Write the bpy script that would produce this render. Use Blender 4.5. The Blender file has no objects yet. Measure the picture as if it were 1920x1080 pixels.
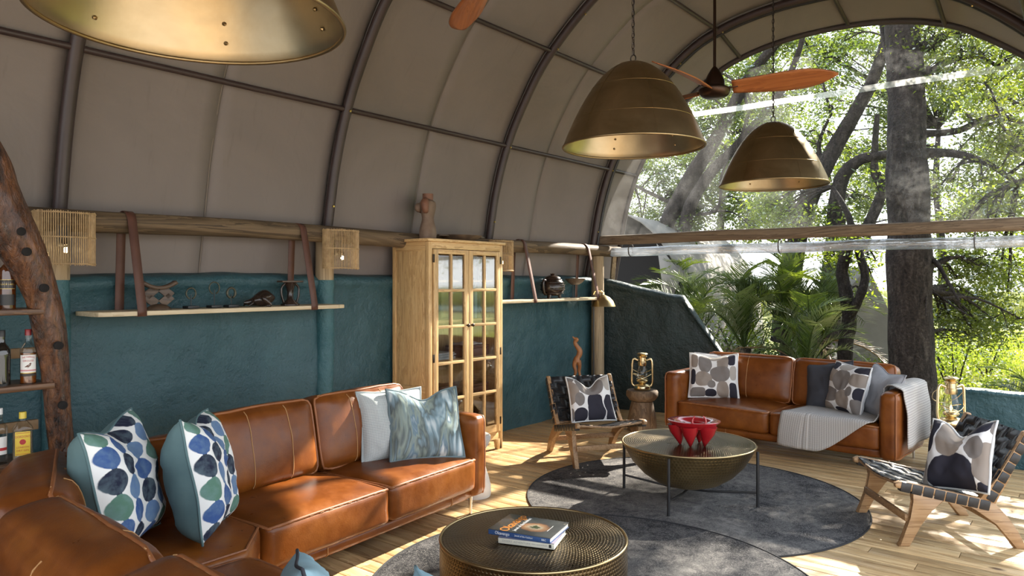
import bpy, bmesh, math, random
import numpy as np
from mathutils import Vector, Matrix, noise
random.seed(7)
R = math.radians
sc = bpy.context.scene
COL = sc.collection
# ------------------------------------------------------------------ camera
F, CXP, HYP, EYE = 1373.0, 960.0, 525.0, 1.6      # focal length, centre and horizon in pixels of a 1920x1080 frame
YAW = R(38.45)
SA, CA = math.sin(YAW), math.cos(YAW)
cd = bpy.data.cameras.new('camera'); cam = bpy.data.objects.new('camera', cd); COL.objects.link(cam)
cam.location = (0, 0, EYE); cam.rotation_euler = (R(90), 0, YAW)
cd.sensor_width = 36; cd.lens = F / 1920 * 36; cd.shift_y = -15 / 1920
cd.clip_start = 0.05; cd.clip_end = 500
sc.camera = cam
# ------------------------------------------------------------------ sky, sun, exposure
wd = bpy.data.worlds.new('sky'); sc.world = wd; wd.use_nodes = True
wn = wd.node_tree; wn.nodes.clear()
_o = wn.nodes.new('ShaderNodeOutputWorld'); _b = wn.nodes.new('ShaderNodeBackground')
_tc = wn.nodes.new('ShaderNodeTexCoord'); _sx = wn.nodes.new('ShaderNodeSeparateXYZ'); _r = wn.nodes.new('ShaderNodeValToRGB')
wn.links.new(_tc.outputs['Generated'], _sx.inputs[0]); wn.links.new(_sx.outputs['Z'], _r.inputs[0])
_r.color_ramp.elements[0].position = 0.0; _r.color_ramp.elements[0].color = (0.96, 0.98, 1.0, 1)
_r.color_ramp.elements[1].position = 0.9; _r.color_ramp.elements[1].color = (0.62, 0.78, 1.0, 1)
wn.links.new(_r.outputs[0], _b.inputs[0]); wn.links.new(_b.outputs[0], _o.inputs[0])
_b.inputs[1].default_value = 2.0
SUN_TO = Vector((0.10, 1.0, 0.63)).normalized()     # direction towards the sun
sl = bpy.data.lights.new('sun', 'SUN'); sun = bpy.data.objects.new('sun', sl); COL.objects.link(sun)
sl.energy = 13.0; sl.angle = R(0.6); sl.color = (1.0, 0.92, 0.79)
sun.location = (0, 20, 14)
sun.rotation_euler = (-SUN_TO).to_track_quat('-Z', 'Y').to_euler()
vs = sc.view_settings
sc.display_settings.display_device = 'sRGB'
vs.view_transform = 'Standard'; vs.look = 'None'; vs.gamma = 1.0; vs.use_curve_mapping = False
vs.exposure = 0.85
cy = sc.cycles
cy.use_denoising = True; cy.caustics_reflective = False; cy.caustics_refractive = False
cy.max_bounces = 8; cy.diffuse_bounces = 4; cy.glossy_bounces = 4; cy.transparent_max_bounces = 16
cy.sample_clamp_indirect = 6.0
# ------------------------------------------------------------------ pixels to places
def ray(px):
    t = (px - CXP) / F
    return -SA + t * CA, CA + t * SA
def onz(px, py, z=0.0):
    d = F * (EYE - z) / (py - HYP); a, b = ray(px)
    return Vector((a * d, b * d, z))
def onX(px, py, X):
    a, b = ray(px); d = X / a
    return Vector((X, b * d, EYE - (py - HYP) * d / F))
def onY(px, py, Y):
    a, b = ray(px); d = Y / b
    return Vector((a * d, Y, EYE - (py - HYP) * d / F))
def nz(x, y=0.0, z=0.0): return noise.noise(Vector((x, y, z)))
def lerp(a, b, t): return a + (b - a) * t
def sstep(a, b, x):
    t = min(1, max(0, (x - a) / (b - a))); return t * t * (3 - 2 * t)
def catmull(pts, n=6):
    P = [Vector(p) for p in pts]; out = []
    for i in range(len(P) - 1):
        p0 = P[max(i - 1, 0)]; p1 = P[i]; p2 = P[i + 1]; p3 = P[min(i + 2, len(P) - 1)]
        for k in range(n):
            t = k / n
            out.append(0.5 * ((2 * p1) + (p2 - p0) * t + (2 * p0 - 5 * p1 + 4 * p2 - p3) * t * t + (3 * p1 - p0 - 3 * p2 + p3) * t ** 3))
    out.append(P[-1]); return out
# ------------------------------------------------------------------ mesh helper
class MB:
    def __init__(s): s.v = []; s.f = []; s.uv = {}
    def add(s, vs, fs, M=None, uv=None):
        o = len(s.v)
        s.v += [tuple(M @ Vector(p)) if M else tuple(p) for p in vs]
        for f in fs: s.f.append(tuple(i + o for i in f))
        if uv:
            for i, q in enumerate(uv): s.uv[i + o] = q
        return s
    def box(s, c, d, rot=None, bev=0.0, M=None):
        hx, hy, hz = d[0] / 2, d[1] / 2, d[2] / 2
        T = Matrix.Translation(c)
        if rot is not None: T = T @ (rot.to_4x4() if isinstance(rot, Matrix) else Matrix.Rotation(rot, 4, 'Z'))
        if M is not None: T = M @ T
        if bev <= 0:
            vs = [(x, y, z) for x in (-hx, hx) for y in (-hy, hy) for z in (-hz, hz)]
            return s.add(vs, [(0, 1, 3, 2), (4, 6, 7, 5), (0, 4, 5, 1), (2, 3, 7, 6), (0, 2, 6, 4), (1, 5, 7, 3)], T)
        bm = bmesh.new(); bmesh.ops.create_cube(bm, size=1.0)
        bmesh.ops.scale(bm, vec=d, verts=bm.verts)
        bmesh.ops.bevel(bm, geom=bm.edges[:], offset=bev, segments=2, affect='EDGES', profile=0.5)
        bm.verts.index_update()
        s.add([v.co[:] for v in bm.verts], [[v.index for v in f.verts] for f in bm.faces], T); bm.free(); return s
    def bar(s, a, b, w, h, up=(0, 0, 1), bev=0.0):
        a = Vector(a); b = Vector(b); x = (b - a); L = x.length; x.normalize()
        y = Vector(up).cross(x)
        if y.length < 1e-5: y = Vector((0, 1, 0))
        y.normalize(); z = x.cross(y)
        M = Matrix((x, y, z)).transposed().to_4x4(); M.translation = (a + b) / 2
        return s.box((0, 0, 0), (L, w, h), None, bev, M)
    def tube(s, pts, r, n=8, cap=True, closed=False, flat=1.0):
        P = [Vector(p) for p in pts]; m = len(P)
        if not hasattr(r, '__len__'): r = [r] * m
        prev = None; vs = []
        for i in range(m):
            if closed: t = P[(i + 1) % m] - P[i - 1]
            else: t = P[min(i + 1, m - 1)] - P[max(i - 1, 0)]
            if t.length < 1e-9: t = Vector((0, 0, 1))
            t.normalize()
            if prev is None:
                a = Vector((0, 0, 1)) if abs(t.z) < 0.9 else Vector((1, 0, 0))
                u = t.cross(a).normalized()
            else:
                u = prev - t * prev.dot(t)
                if u.length < 1e-6: u = t.orthogonal()
                u.normalize()
            w = t.cross(u); prev = u
            for k in range(n):
                an = 2 * math.pi * k / n
                vs.append(P[i] + (u * math.cos(an) + w * math.sin(an) * flat) * r[i])
        fs = []
        for i in range(m if closed else m - 1):
            j = (i + 1) % m
            for k in range(n):
                k2 = (k + 1) % n
                fs.append((i * n + k, i * n + k2, j * n + k2, j * n + k))
        if cap and not closed:
            fs.append(tuple(range(n - 1, -1, -1))); fs.append(tuple((m - 1) * n + k for k in range(n)))
        return s.add(vs, fs)
    def lathe(s, prof, n=24, c=(0, 0, 0), M=None, sx=1.0, sy=1.0, fn=None, cap=True):
        vs = []; fs = []; m = len(prof)
        for (r, z) in prof:
            for k in range(n):
                a = 2 * math.pi * k / n
                q = fn(r, z, a) if fn else r
                vs.append((c[0] + q * math.cos(a) * sx, c[1] + q * math.sin(a) * sy, c[2] + z))
        for i in range(m - 1):
            for k in range(n):
                k2 = (k + 1) % n
                fs.append((i * n + k, i * n + k2, (i + 1) * n + k2, (i + 1) * n + k))
        if cap and prof[0][0] > 1e-4: fs.append(tuple(range(n - 1, -1, -1)))
        if cap and prof[-1][0] > 1e-4: fs.append(tuple((m - 1) * n + k for k in range(n)))
        return s.add(vs, fs, M)
    def grid(s, fn, nu, nv, cu=False, cv=False, M=None, flip=False):
        vs = []; uv = []
        for j in range(nv + (0 if cv else 1)):
            for i in range(nu + (0 if cu else 1)):
                vs.append(fn(i / nu, j / nv)); uv.append((i / nu, j / nv))
        W = nu + (0 if cu else 1); Hn = nv + (0 if cv else 1); fs = []
        for j in range(nv):
            for i in range(nu):
                a = j * W + i; b = j * W + (i + 1) % W; c = ((j + 1) % Hn) * W + (i + 1) % W; d = ((j + 1) % Hn) * W + i
                fs.append((a, d, c, b) if flip else (a, b, c, d))
        return s.add(vs, fs, M, uv)
    def prism(s, poly, M, h, bev=0.0):
        n = len(poly)
        if bev <= 0:
            vs = [(p[0], p[1], -h / 2) for p in poly] + [(p[0], p[1], h / 2) for p in poly]
            fs = [tuple(range(n - 1, -1, -1)), tuple(range(n, 2 * n))] + [(i, (i + 1) % n, n + (i + 1) % n, n + i) for i in range(n)]
            return s.add(vs, fs, M)
        bm = bmesh.new(); lo = [bm.verts.new((p[0], p[1], -h / 2)) for p in poly]; hi = [bm.verts.new((p[0], p[1], h / 2)) for p in poly]
        bm.faces.new(lo[::-1]); bm.faces.new(hi)
        for i in range(n): bm.faces.new((lo[i], lo[(i + 1) % n], hi[(i + 1) % n], hi[i]))
        bmesh.ops.bevel(bm, geom=bm.edges[:], offset=bev, segments=2, affect='EDGES', profile=0.5, clamp_overlap=True)
        bm.verts.index_update()
        s.add([v.co[:] for v in bm.verts], [[v.index for v in f.verts] for f in bm.faces], M); bm.free(); return s
    def mesh(s, name, mat=None, ang=38):
        me = bpy.data.meshes.new(name); me.from_pydata(s.v, [], s.f); me.update()
        bm = bmesh.new(); bm.from_mesh(me); bmesh.ops.recalc_face_normals(bm, faces=bm.faces); bm.to_mesh(me); bm.free()
        me.shade_smooth(); me.set_sharp_from_angle(angle=R(ang))
        if s.uv:
            L = me.uv_layers.new(name='UVMap'); vi = np.empty(len(me.loops), dtype=np.int32); me.loops.foreach_get('vertex_index', vi)
            L.data.foreach_set('uv', np.array([s.uv.get(int(i), (0, 0)) for i in vi], dtype=np.float32).ravel())
        if mat: me.materials.append(mat)
        return me
    def build(s, name, mat, parent=None, w=False, ang=38, label=None):
        if w and parent is not None:
            Mi = world_of(parent).inverted()
            s.v = [tuple(Mi @ Vector(p)) for p in s.v]
        return link(name, s.mesh(name, mat, ang), parent, label)
def link(name, data, parent=None, label=None):
    o = bpy.data.objects.new(name, data); COL.objects.link(o)
    if parent is not None: o.parent = parent
    if label: o['label'] = label
    return o
def world_of(o):
    M = o.matrix_basis.copy()
    return (world_of(o.parent) @ M) if o.parent else M
def thing(name, label, cat, loc=(0, 0, 0), rz=0.0, group=None):
    o = bpy.data.objects.new(name, None); COL.objects.link(o); o.empty_display_size = 0.1
    o.location = loc; o.rotation_euler = (0, 0, rz)
    return tag(o, label, cat, group)
def tag(o, label, cat, group=None):
    o['label'] = label; o['category'] = cat
    if group: o['group'] = group
    return o
def struct(o, label=None):
    o['kind'] = 'structure'
    if label: o['label'] = label
    return o
def copy_tree(o, parent=None):
    c = o.copy(); COL.objects.link(c); c.parent = parent
    for ch in list(o.children): copy_tree(ch, c)
    return c
def text_mesh(txt, size, mat, ext=0.0003, font_bold=False, spacing=1.0):
    cu = bpy.data.curves.new('txt', 'FONT'); cu.body = txt; cu.size = size; cu.align_x = 'CENTER'; cu.align_y = 'CENTER'
    cu.extrude = ext; cu.resolution_u = 2; cu.space_character = spacing
    ob = bpy.data.objects.new('txt', cu); COL.objects.link(ob)
    dg = bpy.context.evaluated_depsgraph_get()
    me = bpy.data.meshes.new_from_object(ob.evaluated_get(dg))
    bpy.data.objects.remove(ob); bpy.data.curves.remove(cu)
    me.materials.clear(); me.materials.append(mat)
    return me
# ------------------------------------------------------------------ materials
class NT:
    def __init__(s, name):
        s.m = bpy.data.materials.new(name); s.m.use_nodes = True; s.t = s.m.node_tree; s.t.nodes.clear()
        s.out = s.n('ShaderNodeOutputMaterial')
    def n(s, ty, **k):
        x = s.t.nodes.new(ty)
        for a, b in k.items(): setattr(x, a, b)
        return x
    def l(s, a, b): s.t.links.new(a, b)
    def put(s, sock, v):
        if hasattr(v, 'is_linked') or isinstance(v, bpy.types.NodeSocket): s.l(v, sock)
        else:
            if sock.type == 'RGBA' and len(v) == 3: v = (*v, 1)
            sock.default_value = v
    def math(s, op, a, b=0.0, c=None):
        x = s.n('ShaderNodeMath', operation=op); s.put(x.inputs[0], a); s.put(x.inputs[1], b)
        if c is not None: s.put(x.inputs[2], c)
        return x.outputs[0]
    def mix(s, f, a, b, mode='MIX'):
        x = s.n('ShaderNodeMix', data_type='RGBA', blend_type=mode); s.put(x.inputs[0], f); s.put(x.inputs[6], a); s.put(x.inputs[7], b); return x.outputs[2]
    def co(s, kind='Object', scale=(1, 1, 1), rot=(0, 0, 0), loc=(0, 0, 0)):
        tc = s.n('ShaderNodeTexCoord'); mp = s.n('ShaderNodeMapping'); s.l(tc.outputs[kind], mp.inputs[0])
        mp.inputs['Scale'].default_value = scale; mp.inputs['Rotation'].default_value = rot; mp.inputs['Location'].default_value = loc
        return mp.outputs[0]
    def noise(s, v, scale, detail=3, rough=0.55, dist=0.0, col=False):
        x = s.n('ShaderNodeTexNoise'); s.l(v, x.inputs['Vector']); x.inputs['Scale'].default_value = scale
        x.inputs['Detail'].default_value = detail; x.inputs['Roughness'].default_value = rough; x.inputs['Distortion'].default_value = dist
        return x.outputs[1 if col else 0]
    def ramp(s, f, els, interp='LINEAR'):
        x = s.n('ShaderNodeValToRGB'); s.put(x.inputs[0], f); e = x.color_ramp.elements; x.color_ramp.interpolation = interp
        while len(e) < len(els): e.new(0.5)
        for q, (p, c) in zip(e, els): q.position = p; q.color = (*c, 1) if len(c) == 3 else c
        return x.outputs[0]
    def mr(s, f, a, b, c=0.0, d=1.0):
        x = s.n('ShaderNodeMapRange'); s.put(x.inputs[0], f)
        for i, q in enumerate((a, b, c, d)): x.inputs[i + 1].default_value = q
        return x.outputs[0]
    def bump(s, h, st=0.3, dist=0.01):
        x = s.n('ShaderNodeBump'); x.inputs['Strength'].default_value = st; x.inputs['Distance'].default_value = dist; s.l(h, x.inputs['Height']); return x.outputs[0]
    def bsdf(s, col, rough=0.6, metal=0.0, normal=None, **k):
        b = s.n('ShaderNodeBsdfPrincipled'); s.put(b.inputs['Base Color'], col); s.put(b.inputs['Roughness'], rough); s.put(b.inputs['Metallic'], metal)
        if normal is not None: s.l(normal, b.inputs['Normal'])
        for a, q in k.items(): s.put(b.inputs[a.replace('_', ' ')], q)
        s.l(b.outputs[0], s.out.inputs[0]); return b
    def rnd(s): return s.n('ShaderNodeObjectInfo').outputs['Random']
MATS = {}
def plain(name, c, rough=0.6, metal=0.0, c2=None, sc_=6.0, bump=0.0, bsc=60.0, bdist=0.004, spec=0.5, coat=0.0, stretch=(1, 1, 1), kind='Object'):
    if name in MATS: return MATS[name]
    t = NT(name); v = t.co(kind, stretch)
    col = (*c, 1)
    if c2: col = t.mix(t.mr(t.noise(v, sc_, 4), 0.32, 0.68), c, c2)
    nm = t.bump(t.noise(v, bsc, 4), bump, bdist) if bump else None
    t.bsdf(col, rough, metal, nm, Specular_IOR_Level=spec, Coat_Weight=coat)
    MATS[name] = t.m; return t.m
def wood(name, c1, c2, c3, axis=0, freq=9.0, rough=0.5, rnd=0.25, knots=False, bump=0.15, coat=0.0):
    """grain along the given axis"""
    t = NT(name); stretch = [1, 1, 1]; stretch[axis] = 0.07
    tc = t.n('ShaderNodeTexCoord'); r = t.rnd()
    off = t.n('ShaderNodeCombineXYZ')
    t.put(off.inputs[0], t.math('MULTIPLY', r, 37.0)); t.put(off.inputs[1], t.math('MULTIPLY', r, 91.0)); t.put(off.inputs[2], t.math('MULTIPLY', r, 53.0))
    ad = t.n('ShaderNodeVectorMath', operation='ADD'); t.l(tc.outputs['Object'], ad.inputs[0]); t.l(off.outputs[0], ad.inputs[1])
    mp = t.n('ShaderNodeMapping'); t.l(ad.outputs[0], mp.inputs[0]); mp.inputs['Scale'].default_value = stretch
    v = mp.outputs[0]
    g = t.noise(v, freq, 5, 0.6, 1.2); g2 = t.noise(v, freq * 7, 3, 0.6)
    g3 = t.math('FRACT', t.math('MULTIPLY', g, 7.0))
    f = t.math('ADD', t.math('MULTIPLY', g3, 0.5), t.math('MULTIPLY', g2, 0.5))
    col = t.ramp(f, [(0.12, c1), (0.5, c2), (0.85, c3)])
    if rnd: col = t.mix(1.0, col, t.ramp(r, [(0, (1 - rnd,) * 3), (1, (1.0,) * 3)]), 'MULTIPLY')
    if knots:
        vo = t.n('ShaderNodeTexVoronoi'); mk = t.n('ShaderNodeMapping'); t.l(ad.outputs[0], mk.inputs[0]); ks = [3.2, 3.2, 3.2]; ks[axis] = 1.7
        mk.inputs['Scale'].default_value = ks; t.l(mk.outputs[0], vo.inputs['Vector']); vo.inputs['Scale'].default_value = 1.0
        k = t.mr(vo.outputs['Distance'], 0.03, 0.085, 1.0, 0.0)
        col = t.mix(k, col, (c1[0] * 0.3, c1[1] * 0.25, c1[2] * 0.22, 1))
    t.bsdf(col, t.mr(g2, 0.3, 0.7, rough - 0.08, rough + 0.1), 0.0, t.bump(f, bump, 0.003), Coat_Weight=coat, Coat_Roughness=0.25)
    MATS[name] = t.m; return t.m
# ---- shared materials
def m_leather():
    t = NT('tan_leather'); v = t.co('Object')
    n1 = t.noise(v, 2.2, 4, 0.6); n2 = t.noise(v, 11.0, 4, 0.6); n3 = t.noise(v, 190.0, 2)
    col = t.ramp(t.math('ADD', t.math('MULTIPLY', n1, 0.65), t.math('MULTIPLY', n2, 0.35)), [(0.3, (0.080, 0.020, 0.004)), (0.5, (0.160, 0.045, 0.007)), (0.68, (0.245, 0.078, 0.012))])
    h = t.math('ADD', t.math('MULTIPLY', n3, 0.35), n2)
    t.bsdf(col, t.mr(n2, 0.3, 0.7, 0.27, 0.42), 0.0, t.bump(h, 0.22, 0.006), Specular_IOR_Level=0.32)
    return t.m
LEATHER = m_leather()
STITCH = plain('cream_stitching', (0.40, 0.215, 0.085), 0.7)
PIPING = plain('leather_piping', (0.30, 0.105, 0.03), 0.5, c2=(0.2, 0.065, 0.02))
def m_plaster(name, a, b):
    t = NT(name); v = t.co('Object')
    n1 = t.noise(v, 1.3, 5, 0.62, 0.6); n2 = t.noise(v, 7.0, 5, 0.6); n3 = t.noise(v, 45.0, 3)
    col = t.mix(t.mr(t.math('ADD', t.math('MULTIPLY', n1, 0.6), t.math('MULTIPLY', n2, 0.4)), 0.36, 0.64), a, b)
    t.bsdf(col, t.mr(n2, 0.3, 0.7, 0.42, 0.62), 0.0, t.bump(t.math('ADD', n2, t.math('MULTIPLY', n3, 0.22)), 0.8, 0.035), Specular_IOR_Level=0.4)
    return t.m
TEAL = m_plaster('teal_plaster', (0.015, 0.055, 0.068, 1), (0.042, 0.096, 0.110, 1))
def m_canvas():
    t = NT('taupe_canvas'); v = t.co('Object')
    n1 = t.noise(v, 0.9, 5, 0.6, 0.8); n2 = t.noise(t.co('Object', (1, 6, 1)), 3.0, 5, 0.65); n3 = t.noise(v, 420.0, 2)
    col = t.mix(t.mr(n1, 0.35, 0.7), (0.212, 0.180, 0.163, 1), (0.180, 0.154, 0.140, 1))
    col = t.mix(t.mr(n2, 0.60, 0.82, 0, 0.4), col, (0.125, 0.10, 0.084, 1))
    b = t.bsdf(col, 0.72, 0.0, t.bump(t.math('ADD', n1, t.math('MULTIPLY', n3, 0.03)), 0.35, 0.05), Specular_IOR_Level=0.25)
    return t.m
CANVAS = m_canvas()
CANVAS_OUT = plain('beige_tent_canvas', (0.17, 0.152, 0.125), 0.8, c2=(0.125, 0.11, 0.09), sc_=2.0)
STEEL = plain('brown_painted_steel', (0.045, 0.027, 0.025), 0.45, c2=(0.032, 0.019, 0.018), sc_=4, spec=0.5)
BLACKSTEEL = plain('black_steel', (0.012, 0.012, 0.013), 0.42)
LOGW = wood('weathered_log', (0.035, 0.021, 0.010), (0.105, 0.068, 0.035), (0.18, 0.122, 0.066), 1, 7, 0.75, 0.0, bump=0.6)
LOGX = wood('weathered_beam', (0.060, 0.040, 0.024), (0.16, 0.112, 0.070), (0.25, 0.185, 0.12), 0, 7, 0.75, 0.0, bump=0.6)
LOGZ = wood('weathered_post', (0.16, 0.11, 0.06), (0.30, 0.22, 0.13), (0.40, 0.30, 0.18), 2, 7, 0.75, 0.0, bump=0.5)
PINE = wood('pine_board', (0.27, 0.145, 0.055), (0.58, 0.375, 0.175), (0.72, 0.52, 0.275), 0, 7.5, 0.38, 0.26, knots=True, bump=0.12)
PALEW = wood('pale_shelf_wood', (0.42, 0.32, 0.19), (0.56, 0.45, 0.29), (0.63, 0.53, 0.36), 1, 7, 0.5, 0.0)
OAKZ = wood('oak_upright', (0.36, 0.20, 0.075), (0.60, 0.385, 0.165), (0.70, 0.49, 0.24), 2, 14, 0.45, 0.12)
OAKY = wood('oak_rail', (0.38, 0.215, 0.08), (0.62, 0.40, 0.175), (0.72, 0.51, 0.25), 1, 14, 0.45, 0.1)
OAKX = wood('oak_side_rail', (0.36, 0.20, 0.075), (0.57, 0.365, 0.155), (0.68, 0.475, 0.23), 0, 14, 0.45, 0.1)
TEAK = wood('teak', (0.20, 0.105, 0.045), (0.35, 0.205, 0.098), (0.44, 0.28, 0.145), 1, 9, 0.5, 0.15)
DARKW = wood('dark_carved_wood', (0.010, 0.006, 0.004), (0.030, 0.016, 0.010), (0.055, 0.030, 0.018), 2, 9, 0.35, 0.0)
MIDW = wood('brown_carved_wood', (0.030, 0.017, 0.010), (0.070, 0.042, 0.025), (0.115, 0.074, 0.046), 0, 9, 0.5, 0.0)
# ------------------------------------------------------------------ floor of pine planks
FZ = 0.0
fb = MB(); fb.box((-1.6, 2.1, -0.09), (7.6, 12.9, 0.10)); floor = struct(fb.build('floor', plain('dark_underfloor', (0.03, 0.02, 0.012), 0.9)), 'bare pine plank floor')
PW = 0.118; pl_mesh = {}; behind = MB()
rr = random.Random(3); y = -4.3
while y < 8.5:
    x = -5.3 - rr.random() * 1.5
    while x < 2.1:
        L = rr.choice([2.1, 2.7, 3.3]); x0 = max(x, -5.3); x1 = min(x + L, 2.15)
        if x1 - x0 > 0.15:
            if y < 0.35: behind.box(((x0 + x1) / 2, y + PW / 2, -0.02), (x1 - x0 - .004, PW - .0045, .04)); x += L; continue      # behind the camera
            key = round(x1 - x0, 2)
            if key not in pl_mesh:
                b = MB(); b.box((0, 0, 0), (key - 0.004, PW - 0.0045, 0.04), None, 0.002); pl_mesh[key] = b.mesh('plank', PINE)
            o = link('plank', pl_mesh[key], floor); o.location = ((x0 + x1) / 2, y + PW / 2, -0.02 - rr.random() * 0.0012)
        x += L
    y += PW
behind.build('planks', PINE, floor)['kind'] = 'stuff'
# ------------------------------------------------------------------ tent: profile of the arch (offset from the middle, height)
TCX = -2.28
half = [(0, 4.49), (.45, 4.465), (.93, 4.37), (1.35, 4.18), (1.85, 3.75), (2.15, 3.33), (2.35, 2.95), (2.5, 2.5), (2.6, 2.0), (2.70, 1.5), (2.80, 1.0)]
PROF = catmull([(TCX - a, 0, z) for a, z in half[::-1]] + [(TCX + a, 0, z) for a, z in half[1:7]], 5)   # left foot over the ridge to the rolled-up right side
NP = len(PROF)
def pnormal(i):
    t = PROF[min(i + 1, NP - 1)] - PROF[max(i - 1, 0)]; t.normalize()
    return Vector((-t.z, 0, t.x))     # outwards on the left/top
def soffit(p): return Vector((p.x, p.y, p.z - 0.15 * sstep(2.8, 4.3, p.z)))      # the outermost hoop is a little lower
RIBY = [-4.2, -2.22, -0.22, 1.76, 3.73, 5.76, 7.76, 8.42]
ceil = bpy.data.objects.new('ceiling', None); COL.objects.link(ceil); struct(ceil, 'vaulted taupe canvas tent roof')
edges = [-4.2, -3.2, -2.22, -1.2, -0.22, 0.72, 1.76, 2.70, 3.73, 4.70, 5.76, 6.50, 7.76, 8.44]
for k in range(len(edges) - 1):
    a, b2 = edges[k], edges[k + 1]; off = 0.052 + 0.004 * (k % 2); nv = 8; mb = MB()
    def fn(u, v, a=a, b2=b2, off=off):
        i = round(u * (NP - 1)); p = PROF[i]; yy = lerp(a - 0.012, b2 + 0.012, v)
        sag = 0.010 * nz(p.x * 1.1, yy * 1.4, p.z * 1.1)
        if b2 > 8: p = p.lerp(soffit(p), v)
        return p + pnormal(i) * ((off * (1 - .75 * v) if b2 > 8 else off) + sag) + Vector((0, yy, 0))
    mb.grid(fn, NP - 1, nv)
    o = mb.build('canvas_panel', CANVAS, ceil, ang=80)
    md = o.modifiers.new('thick', 'SOLIDIFY'); md.thickness = 0.003; md.offset = 0
# seams are the overlapped, stitched edges of the panels
SEAM = plain('canvas_seam', (0.17, 0.135, 0.11), 0.8)
for yy in (0.72, 2.70, 4.70, 6.50):
    mb = MB(); mb.grid(lambda u, v: PROF[round(u * (NP - 1))] + pnormal(round(u * (NP - 1))) * 0.046 + Vector((0, yy + (v - 0.5) * 0.007 + 0.004 * nz(u * 9, yy), 0)), NP - 1, 1)
    mb.build('canvas_seam', SEAM, ceil, ang=80)
frame = thing('tent_frame', 'dark brown steel tube frame arching under the taupe tent canvas', 'tent frame', (TCX, 3.7, 0))
for k, yy in enumerate(RIBY):
    mb = MB(); r = 0.040 if k < 7 else 0.032
    mb.tube([(p if k < 7 else soffit(p)) + Vector((0, yy, 0)) for p in PROF], r, 12); rib = mb.build('rib', STEEL, frame, w=True, ang=60)
    if k == 6:
        mb = MB()
        mb.grid(lambda u, v: PROF[round(u * (NP - 1))] + pnormal(round(u * (NP - 1))) * (0.008 - 0.05 * (v > 0.99)) * 1.0 + Vector((0, 7.805 + 0.012 * (v - 0.5), 0)), NP - 1, 1)
        mb.tube([p - pnormal(i) * 0.03 + Vector((0, 7.81, 0)) for i, p in enumerate(PROF)], 0.020, 8); mb.build('keder_rail', BLACKSTEEL, rib, w=True, ang=60)
PURL = [(-2.35, 2.95), (-1.80, 3.80), (-0.97, 4.36), (0.22, 4.485), (1.12, 4.29), (1.85, 3.75)]
for a, z in PURL:
    x = TCX + a
    mb = MB(); mb.tube([(x, yy, z + 0.004 * nz(yy * 2, z) - 0.15 * sstep(2.8, 4.3, z) * max(0, (yy - 7.76) / .66)) for yy in list(np.linspace(-4.2, 7.76, 28)) + [8.0, 8.2, 8.42]], 0.021, 8); mb.build('purlin', STEEL, frame, w=True, ang=60)
BRASSDOT = plain('brass_bolt', (0.55, 0.40, 0.16), 0.35, 1.0)
for k in (4, 5, 6):
    for a, z in PURL[:3] + [(-2.56, 2.25), (-1.40, 4.10), (1.45, 4.03)]:
        i = min(range(NP), key=lambda q: (PROF[q].x - TCX - a) ** 2 + (PROF[q].z - z) ** 2)
        c = PROF[i] - pnormal(i) * 0.040 + Vector((0, RIBY[k], 0)); mb = MB()
        mb.tube([c, c - pnormal(i) * 0.010], [0.011, 0.008], 8); mb.build('bolt', BRASSDOT, frame, w=True)
# ------------------------------------------------------------------ teal plaster walls
def wall(name, base, hts, thick, out, label, seed=0.0, lip=0.03, ny=120, mat=None, amp=0.024):
    """base: two points of the inner foot line; hts(s): height along it; out: unit vector away from the room"""
    A, B = Vector(base[0]), Vector(base[1]); mb = MB()
    prof = [(0, 0)] + [(0, v / 14) for v in range(1, 14)] + [(-lip * .5, .945), (-lip, .965), (-lip * .8, .985), (0.02, 1.0), (thick * .5, 1.008), (thick - .02, 1.0), (thick, .97), (thick, .5), (thick, 0)]
    m = len(prof) - 1
    def fn(u, v):
        s = u; o_, f = prof[round(v * m)]; h = hts(s); p = A.lerp(B, s); L = (B - A).length * s
        d = amp * nz(L * 1.7, f * h * 1.9, seed) + amp * .45 * nz(L * 5, f * h * 5, seed + 4)
        if f >= 1.0: d *= 0.3
        return p + out * (o_ + d * (1 if o_ <= 0 else .3)) + Vector((0, 0, f * h + (0.012 * nz(L * 3, seed) if f > .9 else 0)))
    mb.grid(fn, ny, m)
    # end caps
    for s in (0, 1):
        ring = [fn(s, k / m) for k in range(m + 1)]; mb.add(ring, [tuple(range(m + 1))])
    return struct(mb.build(name, mat or TEAL, ang=60), label)
wall_left = wall('wall_left', ((-4.89, -4.3, 0), (-4.89, 7.90, 0)), lambda s: 1.635 + 0.02 * nz(s * 9), 0.20, Vector((-1, 0, 0)), 'teal painted mud plaster wall along the side of the tent', 0.0, 0.035, 230)
od = Vector((-0.2425, 0.9701, 0))
def wing(s):
    X = -4.89 + s * 1.97
    if X < -3.84: return lerp(1.62, 1.405, sstep(-4.89, -3.84, X) * .5 + .5 * (X + 4.89) / 1.05)
    return max(0.03, 1.405 - (X + 3.84) * 1.50)
SHADETEAL = m_plaster('shaded_green_plaster', (0.007, 0.017, 0.017, 1), (0.014, 0.029, 0.028, 1))  # wing wall's shade put into a darker, greener plaster colour
wall_gable = wall('wall_gable', ((-4.89, 7.85, 0), (-2.92, 8.34, 0)), wing, 0.16, od, 'dark green plaster wing wall, shade painted in, with sloping top', 3.0, 0.02, 90, SHADETEAL)
wall_front = wall('wall_front', ((-0.98, 7.50, 0), (2.15, 7.50, 0)), lambda s: 0.635 + 0.01 * nz(s * 5), 0.17, Vector((0, 1, 0)), 'low teal plaster parapet wall beside the lawn', 5.0, 0.012, 60)
TEALP = m_plaster('teal_painted_post', (0.022, 0.085, 0.10, 1), (0.055, 0.135, 0.15, 1))
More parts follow.
